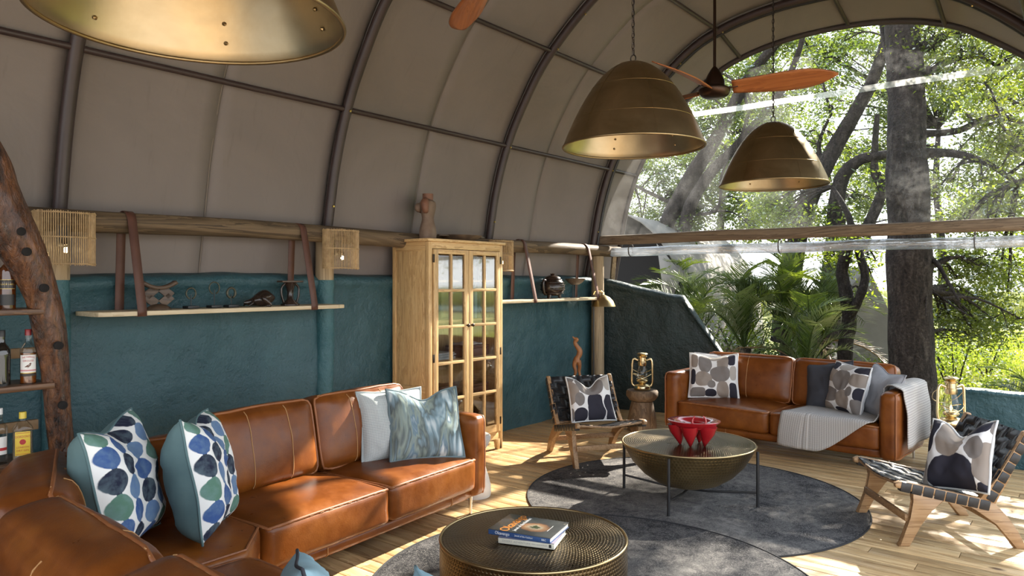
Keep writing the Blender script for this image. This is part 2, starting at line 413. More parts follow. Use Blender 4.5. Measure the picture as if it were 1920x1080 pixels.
# round posts along the wall: bare log above, painted teal below
for yy, top in ((1.74, 1.93), (3.70, 1.93), (5.72, 1.93)):
    t = thing('wall_post', {1.74: 'round teal painted post in the wall behind the gnarled bar upright', 3.70: 'round teal painted post in the wall between hanging shelf and oak cabinet', 5.72: 'round post in the wall just beyond the oak cabinet'}[yy], 'post', (-4.875, yy, 0))
    mb = MB(); mb.tube([(0.01 * nz(z * 2, yy), 0.01 * nz(z * 2, yy, 5), z) for z in np.linspace(0, 1.60, 14)], [0.075 + 0.005 * nz(z * 3, yy) for z in np.linspace(0, 1.60, 14)], 14); mb.build('painted_shaft', TEALP, t, ang=60)
    mb = MB(); mb.tube([(0, 0, 1.60), (0, 0, 1.75), (0, 0, top)], 0.073, 14); mb.build('bare_top', LOGZ, t, ang=60)
t = MB(); t.tube([(-4.77, 7.70, 0.0), (-4.77, 7.70, 1.0), (-4.77, 7.70, 1.89)], [0.082, 0.079, 0.076], 16)
tag(t.build('corner_post', LOGZ, ang=60), 'pale round log post in the corner by the carved pot shelf', 'post')
mb = MB(); mb.bar((-4.72, 8.02, 1.95), (-4.88, 8.20, 1.42), 0.05, 0.08, bev=0.006); tag(mb.build('timber_brace', LOGZ), 'slanting timber brace behind the corner post', 'brace')
# log beams
def log(name, a, b, r, seed, mat, label, n=40, sq=False, amp=0.10):
    a = Vector(a); b = Vector(b); mb = MB(); pts = [a.lerp(b, k / n) + Vector((0.02 * nz(k * .17, seed), 0, 0.018 * nz(k * .15, seed, 9))) for k in range(n + 1)]
    def fn(u, v):
        k = round(v * n); an = u * 2 * math.pi; d = (b - a).normalized(); w = Vector((0, 0, 1)); q = d.cross(w)
        rad = r * (1 + amp * nz(k * .2, math.cos(an) * 1.2, math.sin(an) * 1.2 + seed) + 0.03 * nz(k * .9, an, seed))
        if sq: rad *= 1 / max(abs(math.cos(an)), abs(math.sin(an))) ** 0.75
        return pts[k] + (q * math.cos(an) + w * math.sin(an)) * rad
    mb.grid(fn, 20, n, cu=True)
    for v in (0, 1): mb.add([fn(u / 20, v) for u in range(20)], [tuple(range(20))])
    return tag(mb.build(name, mat, ang=60), label, 'beam')
log('log_beam', (-4.74, -4.2, 1.955), (-4.74, 8.16, 1.955), 0.066, 1.0, LOGW, 'long round log beam running above the teal side wall')
log('header_beam', (-4.86, 7.87, 2.095), (0.75, 7.87, 2.095), 0.060, 5.0, LOGX, 'squared timber header beam across the tent gable under the clear window', sq=True, amp=.08)
# ------------------------------------------------------------------ clear plastic gable window, rolled plastic blind
def m_clear(name, haze, gloss):
    t = NT(name); v = t.co('Object')
    tr = t.n('ShaderNodeBsdfTransparent'); tr.inputs[0].default_value = (0.97, 0.98, 0.985, 1)
    gl = t.n('ShaderNodeBsdfGlossy'); gl.inputs['Roughness'].default_value = 0.08
    t.l(t.bump(t.noise(t.co('Object', (1, 1, 1)), 1.6, 3, 0.5, 0.8), 0.25, 0.05), gl.inputs['Normal'])
    df = t.n('ShaderNodeBsdfTranslucent'); df.inputs[0].default_value = (0.9, 0.9, 0.9, 1)
    scr = t.math('MULTIPLY', t.mr(t.noise(v, 1.1, 4, 0.6, 1.5), 0.45, 0.72), t.mr(t.noise(v, 60.0, 3, 0.7), 0.35, 0.75, 0.3, 1.0))
    m1 = t.n('ShaderNodeMixShader'); t.put(m1.inputs[0], t.math('MULTIPLY_ADD', scr, haze, haze * 0.18)); t.l(tr.outputs[0], m1.inputs[1]); t.l(df.outputs[0], m1.inputs[2])
    lw = t.n('ShaderNodeLayerWeight'); lw.inputs[0].default_value = 0.3
    m2 = t.n('ShaderNodeMixShader'); t.put(m2.inputs[0], t.math('MULTIPLY', lw.outputs['Fresnel'], gloss)); t.l(m1.outputs[0], m2.inputs[1]); t.l(gl.outputs[0], m2.inputs[2])
    t.l(m2.outputs[0], t.out.inputs[0]); return t.m
CLEAR = m_clear('clear_tent_plastic', 0.065, 0.35)
STRIPM = m_clear('plastic_weld_strip', 1.8, 0.6)
win = bpy.data.objects.new('window_1', None); COL.objects.link(win); struct(win, 'clear plastic arched gable window of the tent')
WY = 7.825
def pane(z0, z1, mb):
    def xr(z):
        for i in range(NP - 1):
            if PROF[i].z <= z <= PROF[i + 1].z: f = (z - PROF[i].z) / (PROF[i + 1].z - PROF[i].z); L = lerp(PROF[i].x, PROF[i + 1].x, f); break
        else: L = TCX
        return L + 0.01
    def fn(u, v):
        z = lerp(z0, z1, v); z = min(z, 4.478); L = xr(z); Rr = 2 * TCX - L; x = lerp(L, Rr, u)
        return Vector((x, WY + 0.010 * nz(x * 1.3, z * 1.3), z))
    mb.grid(fn, 40, 24)
mb = MB(); pane(2.10, 3.455, mb); mb.build('pane', CLEAR, win, ang=80)
mb = MB(); pane(3.515, 4.478, mb); mb.build('pane', CLEAR, win, ang=80)
mb = MB(); mb.grid(lambda u, v: Vector((lerp(TCX - 2.05, TCX + 2.05, u), WY - 0.004 + 0.01 * nz(u * 6), lerp(3.455, 3.515, v) + 0.010 * nz(u * 5))), 40, 2); mb.build('weld_strip', STRIPM, win, ang=80)
def m_roll():
    t = NT('rolled_clear_plastic'); v = t.co('Object', (0.6, 14, 14)); n = t.noise(v, 2.0, 4, 0.6, 0.6)
    g = t.n('ShaderNodeBsdfGlossy'); g.inputs[0].default_value = (0.85, 0.88, 0.92, 1); g.inputs['Roughness'].default_value = 0.12; t.l(t.bump(n, 0.9, 0.03), g.inputs['Normal'])
    tr = t.n('ShaderNodeBsdfTransparent'); tr.inputs[0].default_value = (0.75, 0.78, 0.82, 1)
    d = t.n('ShaderNodeBsdfTranslucent'); d.inputs[0].default_value = (0.55, 0.58, 0.62, 1)
    m1 = t.n('ShaderNodeMixShader'); m1.inputs[0].default_value = 0.45; t.l(tr.outputs[0], m1.inputs[1]); t.l(d.outputs[0], m1.inputs[2])
    m2 = t.n('ShaderNodeMixShader'); t.put(m2.inputs[0], t.mr(n, 0.35, 0.65, 0.25, 0.7)); t.l(m1.outputs[0], m2.inputs[1]); t.l(g.outputs[0], m2.inputs[2]); t.l(m2.outputs[0], t.out.inputs[0]); return t.m
roll = thing('rolled_blind', 'clear plastic window blind rolled up under the gable header beam', 'blind', (-2.3, 7.90, 1.93))
mb = MB()
def rollfn(u, v):
    a = u * 2 * math.pi; x = lerp(-4.70, 0.72, v); r = 0.052 * (1 + 0.10 * nz(x * 1.5, math.cos(a) * 1.5, math.sin(a) * 1.5)); sagz = -0.03 * math.sin(math.pi * (x % 1.8) / 1.8)
    return Vector((x, 7.90 + r * math.cos(a), 1.955 + sagz * .4 + r * 1.05 * math.sin(a)))
mb.grid(rollfn, 18, 90, cu=True); mb.build('plastic_roll', m_roll(), roll, w=True, ang=60)
for x in (-4.42, -2.62, -0.85):
    mb = MB(); mb.tube([(x, 7.90 + 0.064 * math.cos(a), 1.965 + 0.072 * math.sin(a)) for a in np.linspace(0, 2 * math.pi, 17)[:-1]], 0.012, 6, closed=True, flat=.4); mb.build('tie_strap', plain('dark_webbing', (0.03, 0.022, 0.018), 0.8), roll, w=True)
# ------------------------------------------------------------------ soft shapes
def puff_fn(size, r, bulge, seed, wr=0.006):
    h = [q / 2 for q in size]
    def fn(p):
        q = [max(-(h[i] - r), min(h[i] - r, p[i] * h[i])) for i in range(3)]
        nrm = Vector([p[i] * h[i] - q[i] for i in range(3)])
        if nrm.length > 1e-9: nrm.normalize()
        pos = Vector(q) + nrm * r
        for i in range(3):
            j, k = (i + 1) % 3, (i + 2) % 3
            pos[i] += bulge[i] * p[i] * max(0, 1 - p[j] ** 2) ** .7 * max(0, 1 - p[k] ** 2) ** .7
        if wr:
            w = wr * (nz(pos.x * 5 + seed, pos.y * 5, pos.z * 5) + .6 * nz(pos.x * 13 + seed, pos.y * 13, pos.z * 13 + seed))
            pos += nrm * w
        return pos
    return fn
def puff(mb, M, size, r=0.04, bulge=(0, 0, 0), seed=0.0, wr=0.006, n=14):
    fn = puff_fn(size, r, bulge, seed, wr); idx = {}; vs = []; fs = []
    g = [math.copysign(abs(t) ** .75, t) for t in [2 * k / n - 1 for k in range(n + 1)]]
    def vid(i, j, k):
        if (i, j, k) not in idx: idx[(i, j, k)] = len(vs); vs.append(fn((g[i], g[j], g[k])))
        return idx[(i, j, k)]
    for a in range(n):
        for b in range(n):
            for s in (0, n):
                fs.append((vid(s, a, b), vid(s, a + 1, b), vid(s, a + 1, b + 1), vid(s, a, b + 1)))
                fs.append((vid(a, s, b), vid(a + 1, s, b), vid(a + 1, s, b + 1), vid(a, s, b + 1)))
                fs.append((vid(a, b, s), vid(a + 1, b, s), vid(a + 1, b + 1, s), vid(a, b + 1, s)))
    mb.add(vs, fs, M); return fn
def ring(axis, s, n=10):
    """perimeter of a cube face"""
    c = [(-1, -1), (1, -1), (1, 1), (-1, 1)]; out = []
    for k in range(4):
        a, b = c[k], c[(k + 1) % 4]
        for i in range(n):
            u = lerp(a[0], b[0], i / n); v = lerp(a[1], b[1], i / n); p = [u, v]; p.insert(axis, s); out.append(tuple(p))
    return out
def cushion(name, parent, M, size, r, bulge, seed, seams=(), piping=None, wr=0.006, mat=None):
    """one leather cushion; seams: lists of cube-surface points; piping: (axis, side)"""
    mb = MB(); fn = puff(mb, M, size, r, bulge, seed, wr); o = mb.build(name, mat or LEATHER, parent, ang=70)
    if piping:
        for ax, s in piping:
            mb = MB(); mb.tube([M @ (fn(p) * 1.006) for p in ring(ax, s)], 0.0085, 6, closed=True); mb.build('piping', PIPING, o, ang=70)
            mb = MB()
            pts = [M @ (fn(p) * 1.007) for p in ring(ax, s * .93, 26)]
            for k in range(0, len(pts) - 1, 2): mb.tube([pts[k], pts[k].lerp(pts[k + 1], .75)], 0.0026, 4)
            mb.build('stitching', STITCH, o)['kind'] = 'stuff'
    for sm in seams:
        mb = MB(); mb.tube([M @ (fn(p) * 1.006) for p in sm], 0.0026, 5); mb.build('seam', STITCH, o)
    return o
def vseam(axis, s, u, lo=-.95, hi=.95, n=14):
    out = []
    for k in range(n + 1):
        v = lerp(lo, hi, k / n); p = [u, v]; p.insert(axis, s); out.append(tuple(p))
    return out
T = Matrix.Translation
def RX(a): return Matrix.Rotation(R(a), 4, 'X')
def RY(a): return Matrix.Rotation(R(a), 4, 'Y')
def RZ(a): return Matrix.Rotation(R(a), 4, 'Z')
CHROME = plain('brushed_chrome', (0.55, 0.53, 0.5), 0.25, 1.0)
# ------------------------------------------------------------------ corner sofa along the side wall
sofaL = thing('corner_sofa', 'large tan leather corner sofa along the teal side wall', 'sofa', (-3.2, 2.9, 0))
G = RZ(4.2)                                # the long run stands slightly askew to the wall
# local: +x towards the room, y along the wall
for y0, y1, sd in ((-0.86, -0.01, 1.0), (0.0, 0.82, 2.0)):
    cushion('seat_cushion', sofaL, G @ T((-0.46, (y0 + y1) / 2, 0.29)), (0.93, y1 - y0, 0.22), 0.035, (0.01, 0.004, 0.035), sd, piping=[(2, 1)], wr=0.005)
cushion('base_rail', sofaL, G @ T((-0.44, -0.02, 0.155)), (0.80, 1.72, 0.09), 0.035, (0.012, 0, 0), 3.0, seams=[vseam(0, 1, -.5, -1, 1), vseam(0, 1, .72, -1, 1)], wr=0.002)
cushion('arm', sofaL, G @ T((-0.47, 0.885, 0.40)), (0.92, 0.13, 0.555), 0.045, (0.0, 0.018, 0.006), 4.0, piping=[(1, 1)], wr=0.004)
for y0, y1, sd in ((-0.80, -0.06, 5.0), (-0.05, 0.76, 6.0)):
    cushion('back_cushion', sofaL, G @ T((-0.66, (y0 + y1) / 2, 0.625)) @ RY(-11), (0.22, y1 - y0 - .005, 0.47), 0.06, (0.045, 0.004, 0.008), sd, seams=[vseam(0, 1, -.36), vseam(0, 1, .36)], piping=[(0, .8)], wr=0.007)
mb = MB(); mb.prism([(-0.72, -0.87), (0.03, -0.87), (0.27, -1.08), (0.27, -1.80), (-0.2, -1.80), (-0.72, -1.55)], T((0, 0, 0.305)), 0.20, 0.032); cs = mb.build('seat_cushion', LEATHER, sofaL, ang=50)
mb = MB(); mb.tube([(0.0, -0.885, 0.40), (0.035, -0.89, 0.402), (0.255, -1.09, 0.402), (0.258, -1.45, 0.402), (0.258, -1.78, 0.40)], 0.006, 6); mb.build('piping', PIPING, cs)
cushion('back_cushion', sofaL, G @ T((-0.655, -1.18, 0.575)) @ RY(-9), (0.23, 0.70, 0.42), 0.065, (0.05, 0.006, 0.008), 7.0, seams=[vseam(0, 1, -.2), vseam(0, 1, .5)], piping=[(0, .8)])
# turn of the corner
a19 = Vector((0.80, -0.281, 0)).normalized()
cushion('back_cushion', sofaL, T((-0.30, -1.71, 0.575)) @ RZ(-21) @ RX(9), (0.86, 0.25, 0.45), 0.075, (0.008, 0.06, 0.01), 8.0, seams=[vseam(1, -1, 0, -.95, .95), vseam(1, 1, 0.0), vseam(1, 1, .45)], piping=[(1, .75)])
# short run in the foreground
for k, (x0, x1) in enumerate(((0.16, 1.06), (1.07, 1.95))):
    cushion('back_cushion', sofaL, T(((x0 + x1) / 2, -1.90 - .02 * k, 0.575)) @ RX(9) @ RZ(-3), (x1 - x0, 0.25, 0.45), 0.075, (0.008, 0.055, 0.01), 9.0 + k, seams=[vseam(1, -1, .25), vseam(1, 1, .25)], piping=[(1, .75)])
for k, (x0, x1) in enumerate(((0.28, 1.12), (1.13, 1.97))):
    cushion('seat_cushion', sofaL, T(((x0 + x1) / 2, -1.44, 0.285)), (x1 - x0, 0.72, 0.21), 0.04, (0.004, 0.008, 0.03), 11.0 + k, piping=[(2, 1)])
cushion('base_rail', sofaL, T((1.12, -1.44, 0.155)), (1.68, 0.66, 0.09), 0.035, (0, 0.01, 0), 13.0, wr=.002)
mb = MB(); sh = [(-0.86, 0.92), (-0.82, -0.4), (-0.80, -1.45), (-0.74, -1.63), (-0.10, -1.945), (1.97, -2.07)]
nrm_off = []
for i, p in enumerate(sh):
    a = Vector(sh[max(i - 1, 0)]); b = Vector(sh[min(i + 1, len(sh) - 1)]); d = (b - a).normalized(); nrm_off.append(Vector((d.y, -d.x)))
loop = [Vector(p) for p in sh] + [Vector(p) + n_ * 0.07 for p, n_ in list(zip(sh, nrm_off))[::-1]]
mb.prism([(p.x, p.y) for p in loop], T((0, 0, 0.37)), 0.50, 0.018); mb.build('back_shell', LEATHER, sofaL, ang=50)
for x, y in ((-0.08, 0.86), (-0.80, 0.86), (-0.75, -1.3), (1.85, -1.15), (1.85, -1.95), (0.05, -0.9)):
    mb = MB(); mb.tube([G @ Vector((x, y, 0.15)), G @ Vector((x, y, 0.0))], [0.015, 0.009], 10); mb.build('leg', CHROME, sofaL)
# ------------------------------------------------------------------ two-seater by the opening
sofaR = thing('two_seater_sofa', 'tan leather two-seater sofa in front of the open tent gable', 'sofa', (-3.40, 6.76, 0), R(-4.3))
SL = 2.16
for x0, x1, sd in ((0.14, 1.075, 21.0), (1.085, 2.02, 22.0)):
    cushion('seat_cushion', sofaR, T(((x0 + x1) / 2, 0.45, 0.29)), (x1 - x0, 0.90, 0.21), 0.035, (0.004, 0.01, 0.03), sd, piping=[(2, 1)], wr=.005)
cushion('base_rail', sofaR, T((SL / 2, 0.45, 0.155)), (1.92, 0.80, 0.09), 0.03, (0, 0.012, 0), 23.0, seams=[vseam(1, -1, -.45), vseam(1, -1, .3)], wr=.002)
for x, sd in ((0.07, 24.0), (SL - 0.07, 25.0)):
    cushion('arm', sofaR, T((x, 0.42, 0.395)), (0.145, 0.86, 0.56), 0.05, (0.018, 0.0, 0.006), sd, piping=[(0, -1 if x < 1 else 1)], wr=.004)
for x0, x1, sd in ((0.17, 1.075, 26.0), (1.085, 1.99, 27.0)):
    cushion('back_cushion', sofaR, T(((x0 + x1) / 2, 0.64, 0.61)) @ RX(-11), (x1 - x0, 0.22, 0.46), 0.06, (0.004, 0.045, 0.008), sd, seams=[vseam(1, -1, .05)], piping=[(1, -.8)], wr=.007)
mb = MB(); mb.box((SL / 2, 0.815, 0.37), (SL - .02, 0.07, 0.50), None, 0.02); mb.build('back_shell', LEATHER, sofaR)
for x, y in ((0.08, 0.05), (SL - .08, 0.05), (0.08, 0.8), (SL - .08, 0.8)):
    mb = MB(); mb.tube([(x, y, 0.15), (x, y, 0.0)], [0.014, 0.009], 10); mb.build('leg', CHROME, sofaR)
# ------------------------------------------------------------------ loose cushions
def m_dots():
    t = NT('ikat_dot_fabric'); tc = t.n('ShaderNodeTexCoord'); nv = t.n('ShaderNodeVectorMath', operation='ADD')
    nn = t.n('ShaderNodeVectorMath', operation='SCALE'); t.l(t.noise(tc.outputs['UV'], 26.0, 3, col=True), nn.inputs[0]); nn.inputs['Scale'].default_value = 0.010
    t.l(tc.outputs['UV'], nv.inputs[0]); t.l(nn.outputs[0], nv.inputs[1])
    s = t.n('ShaderNodeSeparateXYZ'); t.l(nv.outputs[0], s.inputs[0])
    u = t.math('MULTIPLY', s.outputs[0], 5.0); cu = t.math('FLOOR', u); fu = t.math('SUBTRACT', t.math('FRACT', u), 0.5)
    v = t.math('ADD', t.math('MULTIPLY', s.outputs[1], 6.0), t.math('MULTIPLY', t.math('MODULO', cu, 2.0), 0.5)); cv = t.math('FLOOR', v); fv = t.math('SUBTRACT', t.math('FRACT', v), 0.5)
    d = t.math('SQRT', t.math('ADD', t.math('POWER', t.math('ABSOLUTE', t.math('MULTIPLY', fu, 1.0)), 2.0), t.math('POWER', t.math('ABSOLUTE', t.math('MULTIPLY', fv, 0.95)), 2.0)))
    neck = t.math('LESS_THAN', t.math('ABSOLUTE', fu), 0.11); dot = t.math('MAXIMUM', t.mr(d, 0.45, 0.48, 1, 0), neck)
    sel = t.math('FRACT', t.math('ADD', t.math('MULTIPLY', cv, 0.3334), t.math('MULTIPLY', cu, 0.27)))
    c = t.ramp(sel, [(0.0, (0.018, 0.022, 0.045)), (0.30, (0.045, 0.095, 0.26)), (0.58, (0.10, 0.20, 0.15)), (0.80, (0.12, 0.20, 0.36))], 'CONSTANT')
    c = t.mix(t.mr(t.noise(tc.outputs['UV'], 12.0, 3), .4, .7, 0, .3), c, (0.25, 0.36, 0.40, 1))
    t.bsdf(t.mix(dot, (0.78, 0.78, 0.76, 1), c), 0.85, 0.0, t.bump(t.noise(tc.outputs['UV'], 300.0, 2), 0.2, 0.002), Specular_IOR_Level=0.2); return t.m
def m_pebble(name, rot, sc_, off, swap=()):
    """rounded overlapping patches printed on white linen"""
    t = NT(name); v = t.co('UV', (sc_, sc_, 1), (0, 0, rot), off); nn = t.n('ShaderNodeVectorMath', operation='SCALE'); t.l(t.noise(t.co('UV'), 4.0, 2, col=True), nn.inputs[0]); nn.inputs['Scale'].default_value = 0.05
    ad = t.n('ShaderNodeVectorMath', operation='ADD'); t.l(v, ad.inputs[0]); t.l(nn.outputs[0], ad.inputs[1]); s = t.n('ShaderNodeSeparateXYZ'); t.l(ad.outputs[0], s.inputs[0]); col = (0.72, 0.70, 0.68, 1)
    C, Tp, G_, L_ = (.032, .030, .040, 1), (.27, .225, .19, 1), (.19, .168, .155, 1), (.37, .33, .29, 1)
    for kk, (cx_, cy_, rx, ry, e, c) in enumerate(((.18, .86, .09, .14, 3, C), (.36, .80, .11, .20, 3, Tp), (.50, .97, .12, .08, 3, L_), (.68, .78, .13, .23, 2.4, G_), (.90, .82, .085, .17, 3, Tp), (.40, .55, .19, .17, 2.2, G_), (.14, .57, .08, .14, 3, L_), (.72, .43, .17, .15, 2.2, Tp), (.15, .17, .09, .21, 4, C), (.36, .21, .11, .19, 3, Tp), (.56, .33, .075, .08, 2, G_), (.57, .13, .10, .10, 2.4, C), (.82, .14, .16, .12, 4, G_), (.93, .47, .06, .15, 3, C))):
        if kk in swap: c = C
        dx = t.math('POWER', t.math('ABSOLUTE', t.math('DIVIDE', t.math('SUBTRACT', s.outputs[0], cx_), rx)), e); dy = t.math('POWER', t.math('ABSOLUTE', t.math('DIVIDE', t.math('SUBTRACT', s.outputs[1], cy_), ry)), e)
        col = t.mix(t.mr(t.math('ADD', dx, dy), .94, 1.0, 1, 0), col, c)
    t.bsdf(col, 0.9, 0.0, t.bump(t.noise(t.co('UV'), 320.0, 2), 0.2, 0.002), Specular_IOR_Level=0.15); return t.m
def m_water():
    t = NT('watercolour_fabric'); v = t.co('UV', (1, .28, 1)); n = t.noise(v, 5.0, 3, .5, 0.5); n2 = t.noise(t.co('UV', (1, .15, 1)), 60.0, 2)
    c = t.ramp(n, [(0.34, (0.60, 0.66, 0.66)), (0.42, (0.16, 0.25, 0.29)), (0.48, (0.055, 0.075, 0.075)), (0.53, (0.20, 0.25, 0.21)), (0.585, (0.08, 0.145, 0.20)), (0.66, (0.64, 0.68, 0.66))])
    t.bsdf(t.mix(t.math('MULTIPLY', n2, .2), c, (0.6, 0.64, 0.64, 1)), 0.85, 0.0, t.bump(n2, 0.2, 0.002), Specular_IOR_Level=0.2); return t.m
def m_knit(name, a, b, s):
    t = NT(name); v = t.co('UV'); ck = t.n('ShaderNodeTexChecker'); t.l(t.co('UV', (1, 1, 1), (0, 0, R(45))), ck.inputs[0]); ck.inputs['Scale'].default_value = s
    ck.inputs[1].default_value = (*a, 1); ck.inputs[2].default_value = (*b, 1)
    w = t.n('ShaderNodeTexWave'); t.l(v, w.inputs[0]); w.inputs['Scale'].default_value = s * .6
    t.bsdf(ck.outputs[0], 0.95, 0.0, t.bump(t.math('ADD', w.outputs[1], ck.outputs[1]), 0.5, 0.004), Specular_IOR_Level=0.1); return t.m
DOTS = m_dots(); PEB = [m_pebble('pebble_fabric_%d' % k, *a) for k, a in enumerate(((0, 1, (0, 0, 0)), (R(90), .9, (.95, .05, 0)), (0, .62, (.06, .02, 0), (9,)), (R(180), .55, (.66, .62, 0), (5, 3))))]
WATERC = m_water(); KNIT = m_knit('grey_knit', (0.62, 0.64, 0.62), (0.36, 0.40, 0.40), 70)
VELVET = plain('teal_velvet', (0.075, 0.135, 0.145), 0.8, c2=(0.11, 0.185, 0.19), sc_=5)
GREYF = plain('grey_fabric', (0.30, 0.30, 0.32), 0.85, c2=(0.25, 0.25, 0.27)); GREYSH = plain('grey_satin', (0.27, 0.265, 0.28), 0.5, c2=(0.22, 0.22, 0.235))
NAVY = plain('charcoal_fabric', (0.035, 0.036, 0.045), 0.85); LBLUE = plain('pale_blue_fabric', (0.30, 0.46, 0.52), 0.85, c2=(0.24, 0.38, 0.44)); OFFW = plain('off_white_fabric', (0.62, 0.61, 0.59), 0.85)
def pillow(name, label, pos, face, lean, w, h, th, front, back, edge=None, chop=0.0, roll=0.0, seed=0.0, group=None, flange=0.006):
    """pos: foot of the cushion, face: horizontal direction the front looks to, lean: degrees it leans back"""
    ang = math.atan2(face[1], face[0]) - math.pi / 2     # local +y looks along face
    t = thing(name, label, 'cushion', pos, 0.0, group)
    t.rotation_euler = (Matrix.Rotation(ang, 3, 'Z') @ Matrix.Rotation(R(lean), 3, 'X') @ Matrix.Rotation(R(roll), 3, 'Y')).to_euler()
    def P(u, v, side):
        x = w / 2 * u * (1 - .075 * (1 - v * v) - .01); z = h / 2 * (v * (1 - .075 * (1 - u * u)) + 1)
        e = max(0, (1 - u ** 4)) ** .62 * max(0, (1 - v ** 4)) ** .62
        y = th / 2 * e * (1 + .18 * nz(u * 2 + seed, v * 2, side * 3.0))
        y += .010 * e * nz(u * 5 + seed, v * 5, side * 7.0) + .005 * e * nz(u * 11 + seed, v * 9, side)
        if chop:
            c = math.exp(-(u / .42) ** 2) * sstep(-.05, 1, v); z -= chop * c; y *= 1 - .25 * c; x *= 1 - .04 * sstep(.2, 1, v) * math.copysign(1, chop)
            y += side * .02 * c
        y += side * 0
        bend = .03 * (u * u) * (1 if chop else .3) + .012 * nz(u * 1.5 + seed, v * 1.5)
        return Vector((x, side * y + bend, z))
    g = lambda s: math.sin((s - .5) * math.pi) * .35 + (2 * s - 1) * .65
    mb = MB(); mb.grid(lambda a, b: P(g(a), g(b), 1), 26, 26); mb.build('front_panel', front, t, ang=70)
    mb = MB(); mb.grid(lambda a, b: P(g(a), g(b), -1), 26, 26, flip=True); mb.build('back_panel', back, t, ang=70)
    per = [(-1 + 2 * k / 14, -1) for k in range(14)] + [(1, -1 + 2 * k / 14) for k in range(14)] + [(1 - 2 * k / 14, 1) for k in range(14)] + [(-1, 1 - 2 * k / 14) for k in range(14)]
    mb = MB(); mb.tube([P(u, v, 1) for u, v in per], flange, 6, closed=True); mb.build('piping', edge or back, t, ang=70)
    return t
gp = 'dotted teal cushions'
pillow('scatter_cushion', 'blue and green ikat dot cushion with teal velvet back, wedged in the sofa corner', (-3.37, 1.50, 0.408), (.72, .69), 12, 0.53, 0.58, 0.27, DOTS, VELVET, chop=.035, roll=2, seed=1.0)
pillow('scatter_cushion', 'blue and green ikat dot cushion with teal velvet back, beside the first tall leather back', (-3.27, 1.82, 0.408), (.66, .75), 11, 0.50, 0.56, 0.26, DOTS, VELVET, chop=.04, roll=-4, seed=2.0)
pillow('scatter_cushion', 'pale grey knitted cushion behind the watercolour one', (-3.60, 3.30, 0.408), (.93, -.37), 16, 0.46, 0.47, 0.15, KNIT, KNIT, seed=3.0, flange=.009)
pillow('scatter_cushion', 'blue and white watercolour stripe cushion by the sofa arm', (-3.45, 3.44, 0.408), (.90, -.43), 22, 0.52, 0.48, 0.19, WATERC, WATERC, chop=.07, roll=-2, seed=4.0, flange=.010)
pillow('scatter_cushion', 'pale blue cushion on the short run of the corner sofa', (-1.94, 1.45, 0.405), (.50, .86), 12, 0.42, 0.30, 0.16, LBLUE, LBLUE, NAVY, seed=5.0, roll=-12)
pillow('scatter_cushion', 'pale blue cushion at the loose end of the short sofa run', (-1.49, 1.62, 0.405), (.3, .95), 10, 0.42, 0.28, 0.16, LBLUE, LBLUE, seed=6.0)
def onsofa(x, y, z=0.405):
    M = world_of(sofaR); return M @ Vector((x, y, z))
pillow('scatter_cushion', 'plain grey cushion tucked behind the pebble print one near the sofa arm', onsofa(.36, .44), (.42, -.9), 20, 0.46, 0.46, 0.14, GREYF, GREYF, seed=7.0)
pillow('scatter_cushion', 'pebble print cushion leaning by the bare sofa arm', onsofa(.385, .30), (.38, -.92), 18, 0.50, 0.46, 0.17, PEB[0], OFFW, chop=.03, seed=8.0, flange=.008)
pillow('scatter_cushion', 'charcoal cushion half hidden behind a pebble print one', onsofa(1.48, .42), (-.15, -.98), 18, 0.44, 0.45, 0.13, NAVY, NAVY, roll=8, seed=9.0)
pillow('scatter_cushion', 'pebble print cushion standing on the knitted throw', onsofa(1.62, .34), (-.55, -.83), 14, 0.44, 0.45, 0.19, PEB[1], OFFW, roll=-3, seed=10.0, flange=.008)
pillow('scatter_cushion', 'silvery grey satin cushion beside the draped sofa arm', onsofa(1.82, .40), (-.62, -.78), 24, 0.44, 0.45, 0.16, GREYSH, GREYSH, roll=-10, chop=.03, seed=11.0)
# ------------------------------------------------------------------ knitted throw over the arm
THROW = m_knit('grey_throw_knit', (0.54, 0.51, 0.48), (0.36, 0.34, 0.32), 120)
def throw_fn(u, v):
    # u across the sofa (seat, arm, outside), v from the back to the front hem
    s = u * 1.62
    wv = .010 * nz(u * 9, v * 4) + .012 * math.sin(u * 17 + v * 3) * sstep(.5, 1, v)
    if s < 0.72: x, z = 1.26 + s, .418
    elif s < 0.80: f = (s - .72) / .08; x, z = 1.98 + .03 * f, .418 + .06 * f
    elif s < 1.00: f = (s - .80) / .20; x, z = 2.01 - .005 + .01 * f, .478 + .20 * f
    elif s < 1.18: f = (s - 1.0) / .18; x, z = 2.015 + .165 * f, .692 + .018 * math.sin(f * math.pi)
    else: f = (s - 1.18); x, z = 2.18 + .03 * sstep(0, .2, f) + .02 * math.sin(v * 9) * f, .690 - f * 1.08
    yb = lerp(.62, .80, sstep(.72, 1.1, s)); seatlen = lerp(.94, .58, sstep(.25, .85, s)); seatlen = lerp(seatlen, .72, sstep(.95, 1.15, s))
    y = yb - v * seatlen; edge = -0.022
    if s < 1.0 and y < edge:
        z -= (edge - y); y = edge - .012 - .02 * math.sin(u * 13) * min(1, (0 - y) * 3)
    if s < .2: x += -.05 * v + .03 * math.sin(v * 5)
    return Vector((x, y, z + wv * (.5 if s < 1.1 else 0.2) + .004))
mb = MB(); mb.grid(throw_fn, 60, 46); th = mb.build('knitted_throw', THROW, None, ang=80)
th.matrix_world = world_of(sofaR); th.location = sofaR.location; th.rotation_euler = sofaR.rotation_euler
md = th.modifiers.new('thick', 'SOLIDIFY'); md.thickness = 0.008; md.offset = 1
tag(th, 'grey knitted throw draped over the seat and arm of the two-seater', 'throw')
